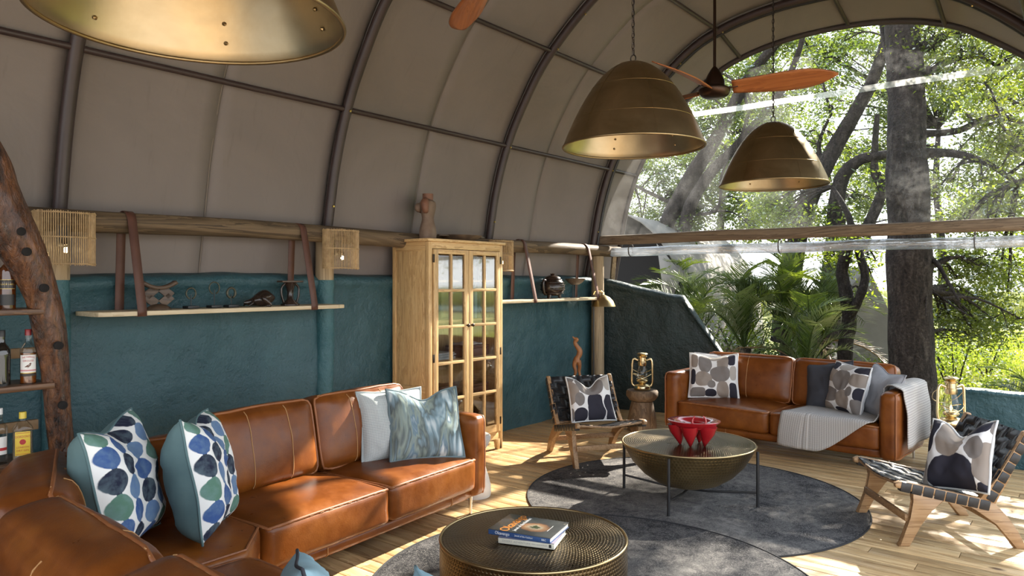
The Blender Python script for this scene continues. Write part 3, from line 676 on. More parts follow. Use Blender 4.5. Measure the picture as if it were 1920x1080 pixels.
# ------------------------------------------------------------------ round rugs
def m_rug(name, seed, dark):
    t = NT(name); v = t.co('Object', (1, 1, 1), (0, 0, 0), (seed, seed, 0))
    n1 = t.noise(v, 1.6, 4, .65, .9); n2 = t.noise(v, 9.0, 7, .78, 1.2); n3 = t.noise(v, 160.0, 3)
    ln = t.n('ShaderNodeSeparateXYZ'); t.l(t.co('Object'), ln.inputs[0])
    rad = t.math('SQRT', t.math('ADD', t.math('POWER', t.math('ABSOLUTE', ln.outputs[0]), 2.0), t.math('POWER', t.math('ABSOLUTE', ln.outputs[1]), 2.0)))
    f = t.math('ADD', t.math('ADD', t.math('MULTIPLY', n1, .8), t.math('MULTIPLY', n2, .75)), t.math('MULTIPLY', rad, dark))
    c = t.ramp(f, [(.60, (.23, .215, .20)), (.76, (.125, .118, .112)), (.90, (.055, .053, .055)), (1.05, (.022, .022, .024))])
    c = t.mix(t.mr(n3, .52, .66, 0, .5), c, (.31, .29, .27, 1))
    t.bsdf(c, .95, 0, t.bump(n3, .6, .004), Specular_IOR_Level=.1); return t.m
def rug(label, c, r, z, mat, seed):
    t = thing('round_rug', label, 'rug', (c[0], c[1], z))
    mb = MB(); mb.lathe([(0, .009), (r * .5, .0095), (r - .02, .009), (r - .004, .006)], 96); mb.build('pile', mat, t, ang=60)
    mb = MB(); mb.tube([(math.cos(a) * r, math.sin(a) * r, .005) for a in np.linspace(0, 2 * math.pi, 121)[:-1]], .006, 6, closed=True); mb.build('binding', plain('rug_binding', (.02, .02, .022), .9), t, ang=60)
    return t
rug('round charcoal rug under the bowl coffee table', (-2.33, 5.05), 1.2, 0.0, m_rug('rug_pile_grey', 3.1, .06), 1)
rug('round dark grey rug under the drum coffee table', (-2.02, 3.22), 1.17, 0.011, m_rug('rug_pile_dark', 8.4, .13), 2)
# ------------------------------------------------------------------ hammered tables
def m_hammer(name, c1, c2, scale, rings=False):
    t = NT(name); v = t.co('Object')
    if rings:      # dents laid in rings, as they are beaten into the top
        s = t.n('ShaderNodeSeparateXYZ'); t.l(v, s.inputs[0])
        rad = t.math('SQRT', t.math('ADD', t.math('POWER', t.math('ABSOLUTE', s.outputs[0]), 2.0), t.math('POWER', t.math('ABSOLUTE', s.outputs[1]), 2.0)))
        rk = t.math('MULTIPLY', rad, scale); ri = t.math('FLOOR', rk); an = t.math('ARCTAN2', s.outputs[1], s.outputs[0])
        ak = t.math('MULTIPLY', an, t.math('MULTIPLY', ri, .85)); a = t.math('SUBTRACT', t.math('FRACT', rk), .5); b = t.math('SUBTRACT', t.math('FRACT', ak), .5)
        dd = t.math('ADD', t.math('MULTIPLY', a, a), t.math('MULTIPLY', b, b)); dent = t.mr(dd, .02, .18)
    else:
        s = t.n('ShaderNodeSeparateXYZ'); t.l(v, s.inputs[0]); an = t.math('ARCTAN2', s.outputs[1], s.outputs[0])
        rk = t.math('MULTIPLY', s.outputs[2], scale); ri = t.math('FLOOR', rk); ak = t.math('ADD', t.math('MULTIPLY', an, scale * .38), t.math('MULTIPLY', t.math('MODULO', ri, 2.0), .5))
        a = t.math('SUBTRACT', t.math('FRACT', rk), .5); b = t.math('SUBTRACT', t.math('FRACT', ak), .5)
        dd = t.math('ADD', t.math('MULTIPLY', a, a), t.math('MULTIPLY', b, b)); dent = t.mr(dd, .02, .16)
    n = t.noise(v, 3.5, 4, .6)
    c = t.mix(t.mr(n, .35, .65), c1, c2); c = t.mix(t.mr(dent, 0, 1, .28, 0), c, (c1[0] * .35, c1[1] * .35, c1[2] * .35, 1))
    t.bsdf(c, t.mr(n, .3, .7, .26, .42), 1.0, t.bump(dent, .5, .004)); return t.m
HAM_TOP = m_hammer('hammered_brass_top', (.105, .075, .037, 1), (.175, .13, .07, 1), 70, True)
HAM_SIDE = m_hammer('hammered_brass_side', (.36, .245, .10, 1), (.50, .36, .17, 1), 46)
HAM_DRUM = m_hammer('hammered_drum_side', (.12, .085, .045, 1), (.21, .15, .078, 1), 60)
RIMB = plain('polished_brass_rim', (.42, .32, .17), .3, 1.0)
tb = thing('drum_coffee_table', 'round hammered brass drum coffee table holding two books', 'coffee table', (-2.037, 2.724, 0.021))
mb = MB(); mb.lathe([(.425, .390), (.30, .393), (.0, .394)][::-1], 72); mb.build('top', HAM_TOP, tb, ang=50)
mb = MB(); mb.lathe([(.405, 0), (.418, .04), (.430, .15), (.434, .28), (.432, .385)], 72); mb.build('drum', HAM_DRUM, tb, ang=50)
mb = MB(); mb.tube([(math.cos(a) * .430, math.sin(a) * .430, .389) for a in np.linspace(0, 2 * math.pi, 97)[:-1]], .007, 8, closed=True); mb.build('rim', RIMB, tb, ang=60)
t2 = thing('bowl_coffee_table', 'hammered brass bowl coffee table on four thin black legs', 'coffee table', (-2.327, 5.005, 0.010))
mb = MB(); mb.lathe([(0, .405), (.25, .405), (.470, .403)], 72); mb.build('top', HAM_TOP, t2, ang=50)
mb = MB(); mb.lathe([(.0, .075), (.12, .085), (.24, .125), (.33, .185), (.405, .265), (.455, .35), (.478, .395)], 72); mb.build('bowl', HAM_SIDE, t2, ang=60)
mb = MB(); mb.tube([(math.cos(a) * .476, math.sin(a) * .476, .400) for a in np.linspace(0, 2 * math.pi, 97)[:-1]], .007, 8, closed=True); mb.build('rim', RIMB, t2, ang=60)
for a in (-80, 10, 100, 190):
    c, s = math.cos(R(a)), math.sin(R(a)); mb = MB(); mb.tube([(c * .492, s * .492, 0), (c * .492, s * .492, .385)], .011, 10)
    lg = mb.build('leg', BLACKSTEEL, t2)
    mb = MB(); mb.tube([(c * .492, s * .492, .10), (c * .15, s * .15, .062), (0, 0, .060)], .008, 8); mb.build('crossbar', BLACKSTEEL, lg)
# ------------------------------------------------------------------ red footed bowl
RED = plain('red_glaze', (.36, .012, .018), .16, c2=(.30, .008, .014), coat=.6)
rb = thing('footed_bowl', 'glossy red ceramic bowl on pointed feet on the bowl coffee table', 'bowl', (-2.255, 4.945, 0.416), R(20))
mb = MB()
mb.lathe([(.0, .105), (.10, .110), (.150, .140), (.182, .166), (.188, .174), (.180, .178), (.135, .174), (.118, .166), (.09, .150), (0, .140)], 48, sx=1.0, sy=.86); mb.build('dish', RED, rb, ang=60)
for a in (-165, -100, -35, 70):
    c, s = math.cos(R(a)), math.sin(R(a)); mb = MB()
    mb.tube([(c * .125, s * .105, .150), (c * .118, s * .100, .10), (c * .102, s * .088, .04), (c * .096, s * .084, .0)], [.066, .054, .027, .007], 12); mb.build('foot', RED, rb, ang=70)
mb = MB(); aa = np.linspace(R(125), R(415), 24); hc = Vector((.045, -.105, .185)); hx = Vector((.78, .62, 0)).normalized()
hx = Matrix.Rotation(-R(20), 3, 'Z') @ Vector((CA, SA, 0))
mb.tube([hc + hx * (.048 * math.cos(a)) + Vector((0, 0, .048 * math.sin(a))) for a in aa], [.011 * (.35 + .65 * math.sin(math.pi * k / 23)) for k in range(24)], 10); mb.build('horn_handle', RED, rb, ang=70)
# ------------------------------------------------------------------ books on the drum table
def m_cover():
    t = NT('book_cover'); v = t.co('Object'); s = t.n('ShaderNodeSeparateXYZ'); t.l(v, s.inputs[0])
    x = t.math('DIVIDE', t.math('SUBTRACT', s.outputs[0], .035), .075); y = t.math('DIVIDE', t.math('ADD', s.outputs[1], .012), .060)
    d = t.math('ADD', t.math('MULTIPLY', x, x), t.math('MULTIPLY', y, y)); n = t.noise(v, 40, 3)
    d2 = t.math('ADD', d, t.math('MULTIPLY', t.math('SUBTRACT', n, .5), .5))
    c = t.ramp(d2, [(0.0, (.05, .07, .035)), (.08, (.07, .09, .04)), (.12, (.42, .36, .26)), (.34, (.36, .22, .12)), (.75, (.22, .105, .05)), (1.0, (.045, .05, .05))])
    c = t.mix(t.mr(t.noise(v, 14, 4), .5, .8, 0, .3), c, (.11, .10, .09, 1)); t.bsdf(c, .3, 0, None, Coat_Weight=.3); return t.m
PAGES = plain('book_pages', (.70, .67, .60), .9, c2=(.62, .58, .5), sc_=200, stretch=(.1, .1, 3)); ORANGE = plain('orange_print', (.62, .22, .03), .5); WHITEP = plain('white_print', (.72, .71, .68), .5); GREYP = plain('grey_print', (.30, .29, .27), .6)
BLUESP = plain('blue_book_cloth', (.025, .06, .17), .4, c2=(.04, .09, .22), sc_=20); CREAM = plain('cream_book_cloth', (.62, .58, .47), .5); COVER2 = plain('blue_photo_cover', (.10, .15, .26), .35, c2=(.30, .24, .28), sc_=14)
def book(name, label, loc, rz, w, d, h, mtop, mspine, mback=None):
    """spine on the -y side; w along the spine"""
    t = thing(name, label, 'book', loc, rz)
    mb = MB(); mb.box((0, .003, h / 2), (w - .008, d - .010, h - .007)); mb.build('pages', PAGES, t)
    mb = MB(); mb.box((0, 0, h - .0017), (w, d, .0034), None, .0008); c = mb.build('front_cover', mtop, t)
    mb = MB(); mb.box((0, 0, .0017), (w, d, .0034), None, .0008); mb.build('back_cover', mback or mspine, t)
    mb = MB(); mb.box((0, -d / 2 + .002, h / 2), (w, .004, h), None, .0012); s = mb.build('spine', mspine, t)
    return t, c, s
def put_text(parent, txt, size, mat, loc, rot, sx=1.0, spacing=1.0, name='lettering'):
    o = link(name, text_mesh(txt, size, mat, spacing=spacing), parent); o.location = loc; o.rotation_euler = rot; o.scale = (sx, 1, 1); return o
P0 = onz(1233 * 0 + 1000, 1022, .415 + .021)
bz = .021 + .397
# spine corners of both books measured on the table top
a_ = onz(934, 1018, bz); b_ = onz(1039, 1031, bz); rz2 = math.atan2(b_.y - a_.y, b_.x - a_.x); L2 = (b_ - a_).length
n2_ = Vector((-math.sin(rz2), math.cos(rz2), 0))
bk2, c2_, s2_ = book('hardback_book', 'cream spined hardback book lying under the dark cover one', ((a_ + b_) / 2 + n2_ * .105), rz2, L2, .21, .026, COVER2, CREAM)
put_text(s2_, 'DESERT ADVENTURE', .0125, GREYP, (-L2 * .17, -.105 - .0005, .013), (R(90), 0, 0), 1.0, 1.15); put_text(s2_, 'PAUL AUGUSTINUS', .008, GREYP, (L2 * .24, -.105 - .0005, .013), (R(90), 0, 0))
mb = MB(); mb.box((L2 * .43, -.1057, .013), (.011, .0008, .014)); mb.build('publisher_mark', plain('black_print', (.02, .02, .02), .5), s2_)
rz1 = rz2 - R(6); n1_ = Vector((-math.sin(rz1), math.cos(rz1), 0)); L1 = L2 * 1.16
bk1, c1_, s1_ = book('hardback_book', 'dark photo cover hardback book with blue spine on top of another', Vector((a_.x + b_.x, a_.y + b_.y, 0)) / 2 + n1_ * .125 + Vector((-.035, -.012, bz + .0265)), rz1, L1, .235, .024, m_cover(), BLUESP)
put_text(c1_, 'Okavango', .068, ORANGE, (-.078, .0, .0245), (0, 0, R(90)), .92, .9); put_text(c1_, 'Jewel of the Kalahari', .024, WHITEP, (-.034, .0, .0245), (0, 0, R(90)), .95)
mb = MB(); mb.box((.105, .0, .0243), (.003, .075, .0004)); mb.build('author_line', WHITEP, c1_)
put_text(s1_, 'Okavango', .020, WHITEP, (-L1 * .27, -.118, .012), (R(90), 0, 0), .9); put_text(s1_, 'Jewel of the Kalahari', .0105, WHITEP, (L1 * .08, -.118, .012), (R(90), 0, 0)); put_text(s1_, 'BBC', .012, WHITEP, (L1 * .40, -.118, .012), (R(90), 0, 0))
# ------------------------------------------------------------------ woven strap lounge chairs
STRAP = plain('black_leather_strap', (.010, .010, .012), .36, c2=(.015, .015, .017), sc_=30, bump=.15, bsc=150)
YZ = Matrix(((0, 0, 1, 0), (1, 0, 0, 0), (0, 1, 0, 0), (0, 0, 0, 1)))     # polygon (y, z) extruded along x
def lounge_chair(label, loc, rz):
    W = .66; t = thing('strap_lounge_chair', label, 'chair', loc, rz); y0 = -.35
    S = lambda poly: [(a + y0, b) for a, b in poly]
    rail = S([(-.045, .352), (-.05, .378), (-.02, .392), (.05, .383), (.25, .338), (.45, .300), (.53, .268), (.47, .236), (.36, .248), (.2, .285), (.05, .330)])
    fleg = S([(-.03, 0), (.035, 0), (.10, .13), (.155, .22), (.25, .292), (.14, .318), (.045, .338), (.062, .27), (.045, .17)])
    rleg = S([(.34, .262), (.44, .222), (.54, .15), (.645, 0), (.715, 0), (.66, .10), (.60, .19), (.53, .268), (.44, .300)])
    post = S([(.405, .262), (.475, .252), (.53, .262), (.60, .40), (.735, .675), (.725, .70), (.695, .70), (.54, .41)])
    for sx in (-1, 1):
        x = sx * (W / 2 - .02); Mx = T((x, 0, 0)) @ YZ
        for nm, pg, hh in (('side_rail', rail, .036), ('leg', fleg, .038), ('leg', rleg, .038), ('back_post', post, .034)):
            mb = MB(); mb.prism(pg, Mx, hh, .007); mb.build(nm, TEAK, t, ang=50)
    for y, z in ((.03, .165), (.565, .145)):
        mb = MB(); mb.bar((-W / 2 + .03, y + y0, z), (W / 2 - .03, y + y0, z), .022, .045, bev=.006); mb.build('stretcher', TEAK, t)
    for y, z in ((-.01, .368), (.50, .262)):
        mb = MB(); mb.tube([(-W / 2 + .03, y + y0, z), (0, y + y0, z - .028), (W / 2 - .03, y + y0, z)], .012, 8); mb.build('cross_rail', TEAK, t)
    for y, z in ((.478, .305), (.705, .672)):
        mb = MB(); mb.tube([(-W / 2 + .03, y + y0, z), (0, y + y0 + .012, z - .004), (W / 2 - .03, y + y0, z)], .012, 8); mb.build('cross_rail', TEAK, t)
    # straps: seat then back; s runs along the seat or up the back
    def seat(u, s, lift):     # u -1..1 across, s 0..1
        y = lerp(-.02, .50, s) + y0; z = lerp(.388, .278, s) - .004 - .034 * (1 - u * u) * (1 - .2 * s)
        return Vector((u * (W / 2 - .02), y, z + lift))
    def back(u, s, lift):
        y = lerp(.475, .703, s) + y0; z = lerp(.292, .690, s); c = .014 * (1 - u * u)
        return Vector((u * (W / 2 - .02), y + c - lift * .86, z + lift * .5))
    for surf, nx, ns, wx, ws in ((seat, 9, 8, .055, .060), (back, 9, 7, .055, .059)):
        Lx = W - .07; Ls = .52 if surf is seat else .45
        for i in range(nx):      # along s
            u0 = -.88 + 1.76 * i / (nx - 1); mb = MB(); hw = wx / Lx
            def fn(a, b, i=i, u0=u0, hw=hw):
                ph = math.tanh(3 * math.cos(math.pi * (b * ns + i))); return surf(u0 + (a - .5) * 2 * hw, b, .005 + .0021 * ph)
            mb.grid(fn, 2, ns * 8); o = mb.build('strap', STRAP, t, ang=70)
            md = o.modifiers.new('thick', 'SOLIDIFY'); md.thickness = .003; md.offset = 0
        for j in range(ns):      # across
            s0 = (j + .5) / ns; mb = MB(); hs = ws / Ls / 2
            def fn(a, b, j=j, s0=s0, hs=hs):
                u = (a * 2 - 1); ph = -math.tanh(3 * math.cos(math.pi * (a * (nx - 1) + j))); e = abs(u) ** 16
                return surf(u, s0 + (b - .5) * 2 * hs, .005 + .0021 * ph + .006 * e)
            mb.grid(fn, nx * 8, 2); o = mb.build('strap', STRAP, t, ang=70)
            md = o.modifiers.new('thick', 'SOLIDIFY'); md.thickness = .003; md.offset = 0
            for sx in (-1, 1):   # the strap goes round the frame
                a = surf(sx, s0 - hs, 0); b = surf(sx, s0 + hs, 0); mb = MB()
                dn = Vector((0, 0, -1)) if surf is seat else Vector((0, .9, -.42))
                c = (a + b) / 2 + dn * .022; mb.bar(c + (a - b) / 2, c + (b - a) / 2, .044, .060 if surf is seat else .052, up=-dn, bev=.006); mb.build('strap_wrap', STRAP, t)
    return t
lounge_chair('woven black strap lounge chair in front of the teal wall corner', (-3.53, 5.637, 0), math.atan2(.82, .57))
lounge_chair('woven black strap lounge chair beside the draped sofa and lit lantern', (-.79, 5.37, 0), math.atan2(-.82, .57))
def chair_pt(loc, rz, x, y, z): return Vector(loc) + Matrix.Rotation(rz, 3, 'Z') @ Vector((x, y, z))
pillow('scatter_cushion', 'pebble print cushion on the lounge chair near the oak cabinet', chair_pt((-3.53, 5.637, 0), math.atan2(.82, .57), .0, .02, .312), (.80, -.60), 27, .43, .43, .15, PEB[2], OFFW, chop=.10, seed=12.0, flange=.008)
pillow('scatter_cushion', 'pebble print cushion on the lounge chair beside the lit lantern', Vector((-.655, 5.225, .300)), (-.50, -.87), 24, .43, .45, .17, PEB[3], OFFW, chop=.10, roll=9, seed=13.0, flange=.008)
# ------------------------------------------------------------------ stump tables and lanterns
STUMP = wood('stump_wood', (.08, .05, .03), (.17, .115, .072), (.26, .185, .12), 2, 8, .7, .0, bump=.5)
def stump(label, loc, h, r, s=0):
    t = thing('stump_table', label, 'side table', loc); fnr = lambda q, z, a: q * (1 + .04 * nz(math.cos(a) * 1.5 + s, math.sin(a) * 1.5, z * 3))
    mb = MB(); mb.lathe([(.0, h), (r * .93, h), (r, h - .02), (r * 1.0, h - .06), (r * .80, h - .105), (r * .66, h - .115)], 32, fn=fnr); mb.build('top', STUMP, t, ang=45)
    mb = MB(); mb.lathe([(r * .92, 0), (r * .95, .04), (r * .88, h * .3), (r * .74, h * .58), (r * .66, h - .12)], 32, fn=fnr); mb.build('base', STUMP, t, ang=60)
    return t
stump('carved wooden stump table beside the lounge chair near the cabinet', (-3.78, 7.00, 0), .425, .170)
stump('carved wooden stump table behind the draped sofa arm', (-.93, 7.06, 0), .385, .150, 4)
GOLD = plain('polished_brass', (.72, .58, .34), .25, 1.0)
def m_glass(name, c=(1, 1, 1)):
    t = NT(name); tr = t.n('ShaderNodeBsdfTransparent'); tr.inputs[0].default_value = (*c, 1); g = t.n('ShaderNodeBsdfGlossy'); g.inputs['Roughness'].default_value = .04
    lw = t.n('ShaderNodeLayerWeight'); lw.inputs[0].default_value = .3; m = t.n('ShaderNodeMixShader'); t.put(m.inputs[0], t.mr(lw.outputs['Fresnel'], 0, 1, .025, .4)); t.l(tr.outputs[0], m.inputs[1]); t.l(g.outputs[0], m.inputs[2]); t.l(m.outputs[0], t.out.inputs[0]); return t.m
GLASS = m_glass('clear_glass', (.96, .97, .96))
def emit(name, c, s):
    t = NT(name); e = t.n('ShaderNodeEmission'); e.inputs[0].default_value = (*c, 1); e.inputs[1].default_value = s; t.l(e.outputs[0], t.out.inputs[0]); return t.m
FLAME = emit('flame', (1, .55, .16), 12); BULB = emit('warm_bulb', (1, .72, .34), 22)
def lantern(label, loc, rz, lit, h=.40):
    k = h / .40; t = thing('storm_lantern', label, 'lantern', loc, rz); t.scale = (k, k, k)
    mb = MB(); mb.lathe([(.0, 0), (.082, 0), (.088, .012), (.088, .04), (.075, .058), (.04, .066), (.03, .075), (.055, .085), (.062, .10), (.05, .115), (.035, .12)], 28); mb.build('tank', GOLD, t, ang=45)
    mb = MB(); mb.lathe([(.040, .118), (.056, .14), (.060, .175), (.052, .215), (.040, .25), (.036, .262)], 24, cap=False); mb.build('globe', GLASS, t, ang=60)
    mb = MB(); mb.lathe([(.042, .258), (.046, .27), (.046, .30), (.040, .305), (.040, .345), (.050, .350), (.052, .362), (.030, .37), (.060, .385), (.045, .395), (.0, .40)], 24); mb.build('chimney', GOLD, t, ang=45)
    for s in (-1, 1):
        mb = MB(); mb.tube(catmull([(s * .045, 0, .315), (s * .085, 0, .33), (s * .102, 0, .30), (s * .108, 0, .20), (s * .110, 0, .10), (s * .10, 0, .055), (s * .075, 0, .04)], 5), .0115, 8); mb.build('air_tube', GOLD, t, ang=60)
    for a, b in (((-.095, -.02, .17), (.06, -.06, .11)), ((.095, -.02, .17), (-.06, -.06, .11)), ((-.095, .02, .17), (.06, .06, .11)), ((.095, .02, .17), (-.06, .06, .11))):
        mb = MB(); a, b = Vector(a), Vector(b); m_ = (a + b) / 2 + Vector((0, math.copysign(.055, a.y), 0)); mb.tube(catmull([a, m_, b], 5), .0032, 6); mb.build('guard_wire', GOLD, t)
    mb = MB(); mb.tube(catmull([(-.100, 0, .30), (-.118, .045, .26), (-.09, .10, .20), (0, .125, .165), (.09, .10, .20), (.118, .045, .26), (.100, 0, .30)], 5), .003, 6); mb.build('bail_handle', GOLD, t)
    if lit: mb = MB(); mb.lathe([(0, .122), (.008, .13), (.011, .142), (.006, .158), (0, .172)], 10); mb.build('flame', FLAME, t, ang=70)
    return t
lantern('brass storm lantern on the stump table near the teal wing wall', (-3.78, 7.00, .426), R(30), False, .40)
lantern('lit brass storm lantern on the stump table behind the strap chair', (-.93, 7.06, .386), R(38), True, .41)
# ------------------------------------------------------------------ dome pendants
def m_brass(name, c1, c2, r0):
    t = NT(name); v = t.co('Object'); n = t.noise(v, 4.0, 5, .6, .5); n2 = t.noise(t.co('Object', (1, 1, 3)), 7, 4, .6)
    t.bsdf(t.mix(t.mr(n, .3, .7), c1, c2), t.mr(n2, .3, .7, r0, r0 + .08), 1.0); return t.m
DOME = m_brass('aged_brass_dome', (.26, .19, .095, 1), (.42, .315, .175, 1), .36); DOMEIN = m_brass('brass_dome_inside', (.40, .325, .21, 1), (.50, .42, .29, 1), .30)
CHAINM = plain('dark_chain', (.06, .05, .045), .4, .8)
DPROF = [Vector((.440 * f ** .47, 0, .53 * (1 - f))) for f in [0, .004, .012, .025, .045, .07, .10, .14, .19, .25, .32, .40, .48, .56, .64, .72, .80, .87, .93, .97, 1.0]]
def pendant(label, loc, chain_top):
    t = thing('dome_pendant', label, 'pendant lamp', loc, 0, None)
    mb = MB(); mb.lathe([(max(p.x, 0), p.z) for p in DPROF], 64, cap=False); o = mb.build('dome', DOME, t, ang=60)
    for zf in (.16, .36):
        r = np.interp(zf, [p.z for p in DPROF[::-1]], [p.x for p in DPROF[::-1]]); mb = MB(); mb.tube([(math.cos(a) * r, math.sin(a) * r, zf) for a in np.linspace(0, 2 * math.pi, 65)[:-1]], .0018, 5, closed=True); mb.build('seam_band', DOME, o, ang=60)
    for k in range(6):
        a = k * math.pi / 3 + .3; mb = MB(); mb.tube([(math.cos(a) * p.x, math.sin(a) * p.x, p.z) for p in DPROF[3:]], .0018, 5); mb.build('seam', DOME, o, ang=60)
        for zf in (.06, .12, .22):
            r = np.interp(zf, [p.z for p in DPROF[::-1]], [p.x for p in DPROF[::-1]]) - .006; mb = MB(); c = Vector((math.cos(a) * (r - .004), math.sin(a) * (r - .004), zf)); mb.tube([c, c * .985 + Vector((0, 0, zf * .015))], [.008, .004], 8); mb.build('rivet', DOME, o)
    mb = MB(); mb.lathe([(max(p.x - .005, 0), p.z - .005) for p in DPROF[:-1]] + [(.434, .004)], 64, cap=False); mb.build('lining', DOMEIN, t, ang=60)
    mb = MB(); mb.tube([(math.cos(a) * .437, math.sin(a) * .437, .0) for a in np.linspace(0, 2 * math.pi, 81)[:-1]], .007, 8, closed=True); mb.build('rim', DOME, t, ang=60)
    mb = MB(); mb.tube([(math.cos(a) * .018, 0, .552 + math.sin(a) * .022) for a in np.linspace(0, 2 * math.pi, 17)[:-1]], .004, 6, closed=True); mb.build('hanging_ring', CHAINM, t)
    mb = MB(); z = .575; k = 0; n = int((chain_top - loc[2] - .575) / .034)
    for k in range(n):
        pts = [((math.cos(a) * .009, 0, z + .019 + math.sin(a) * .024) if k % 2 else (0, math.cos(a) * .009, z + .019 + math.sin(a) * .024)) for a in np.linspace(0, 2 * math.pi, 9)[:-1]]; mb.tube(pts, .0028, 4, closed=True); z += .034
    mb.tube([(.004, .004, .57), (.003, -.002, z * .6), (.002, .003, chain_top - loc[2])], .003, 5)
    ch = mb.build('chain', CHAINM, t); ch['kind'] = 'stuff'
    return t
pendant('aged brass dome pendant hanging over the corner sofa', (-2.10, 1.12, 2.375), 4.44)
pendant('aged brass dome pendant in front of the ceiling fan hub', (-2.25, 4.05, 2.43), 4.44)
pendant('aged brass dome pendant hanging close to the gable window', (-2.11, 6.19, 2.40), 4.44)
# ------------------------------------------------------------------ ceiling fans
BLADE = wood('fan_blade_wood', (.20, .056, .016), (.31, .10, .028), (.38, .138, .042), 0, 10, .42, .0)
BRONZE = plain('oil_rubbed_bronze', (.055, .032, .022), .32, .9)
def fan(label, loc, angs, top):
    t = thing('ceiling_fan', label, 'ceiling fan', loc)
    mb = MB(); mb.tube([(0, 0, .12), (0, 0, top - loc[2])], .011, 10); mb.build('downrod', BRONZE, t)
    mb = MB(); mb.lathe([(.0, -.06), (.07, -.058), (.095, -.045), (.112, -.02), (.112, .0), (.095, .012), (.07, .016), (.068, .03)], 36); mb.build('motor_housing', BRONZE, t, ang=40)
    mb = MB(); mb.lathe([(.072, .028), (.070, .06), (.052, .105), (.028, .145), (.012, .165)], 30); mb.build('canopy_cone', BRONZE, t, ang=50)
    for a in angs:
        def fn(u, v):
            x = lerp(.125, .82, u); w = lerp(.060, .092, min(1, u * 2)) * (1 - max(0, (u - .62) / .38) ** 2.2 * .93) ; s = (v - .5) * 2
            return Vector((x, s * w + .035 * math.sin(u * 2.6) - .01, .005 + .02 * u - s * w * .48))
        mb = MB(); mb.grid(fn, 20, 6); o = mb.build('blade', BLADE, t, ang=70); o.rotation_euler = (0, 0, a)
        md = o.modifiers.new('thick', 'SOLIDIFY'); md.thickness = .008; md.offset = 0
        mb = MB(); mb.bar((.06, 0, .002), (.165, 0, .006), .035, .010, bev=.003); b = mb.build('blade_arm', BRONZE, t); b.rotation_euler = (0, 0, a)
    return t
ca = math.atan2(SA, CA)      # picture-right as a heading
fan('three blade wooden ceiling fan in front of the clear gable window', (-2.15, 5.07, 2.98), [ca - R(24), ca + R(118), ca + R(226)], 4.44)
fan('three blade wooden ceiling fan high over the middle of the room', (-2.15, 2.52, 2.985), [ca + R(100), ca + R(220), ca - R(20)], 4.44)
# ------------------------------------------------------------------ oak display cabinet
CX0, CX1, CY0, CY1, CH = -4.858, -4.405, 4.415, 5.405, 1.955     # back, front, ends, height
cab = thing('display_cabinet', 'tall oak display cabinet with two glazed doors', 'cabinet', ((CX0 + CX1) / 2, (CY0 + CY1) / 2, 0))
def cpart(name, c, d, mat, bev=.003, parent=None):
    mb = MB(); mb.box(c, d, None, bev); return mb.build(name, mat, parent or cab, w=True)
cx, cyy = (CX0 + CX1) / 2, (CY0 + CY1) / 2
cpart('cornice', (cx + .005, cyy, CH - .0125), (CX1 - CX0 + .03, CY1 - CY0 + .05, .025), OAKY, .005)
cpart('top_frieze', (CX1 - .012, cyy, CH - .055), (.022, CY1 - CY0 - .08, .06), OAKY)
for y in (CY0 + .012, CY1 - .012):
    cpart('side_panel', (cx, y, 1.0), (CX1 - CX0 - .06, .012, 1.80), OAKZ)
    for x in (CX0 + .022, CX1 - .022): cpart('corner_post', (x, y + (.010 if y < cyy else -.010), CH / 2 - .013), (.044, .044, CH - .028), OAKZ, .004)
    for z, h in ((CH - .065, .08), (.66, .055), (.145, .09)): cpart('side_rail', (cx, y - (.001 if y < cyy else -.001), z), (CX1 - CX0 - .088, .022, h), OAKX)
cpart('back_panel', (CX0 + .008, cyy, 1.0), (.012, CY1 - CY0 - .06, 1.80), OAKZ)
SHZ = [.195, .53, .885, 1.235, 1.59]
for z in SHZ: cpart('shelf', (cx - .012, cyy, z), (CX1 - CX0 - .06, CY1 - CY0 - .07, .020), OAKY)
cpart('bottom_rail', (CX1 - .015, cyy, .135), (.024, CY1 - CY0 - .09, .07), OAKY)
CGLASS = m_glass('cabinet_glass', (.93, .94, .93))
HING = plain('dark_bronze', (.05, .035, .025), .4, .9)
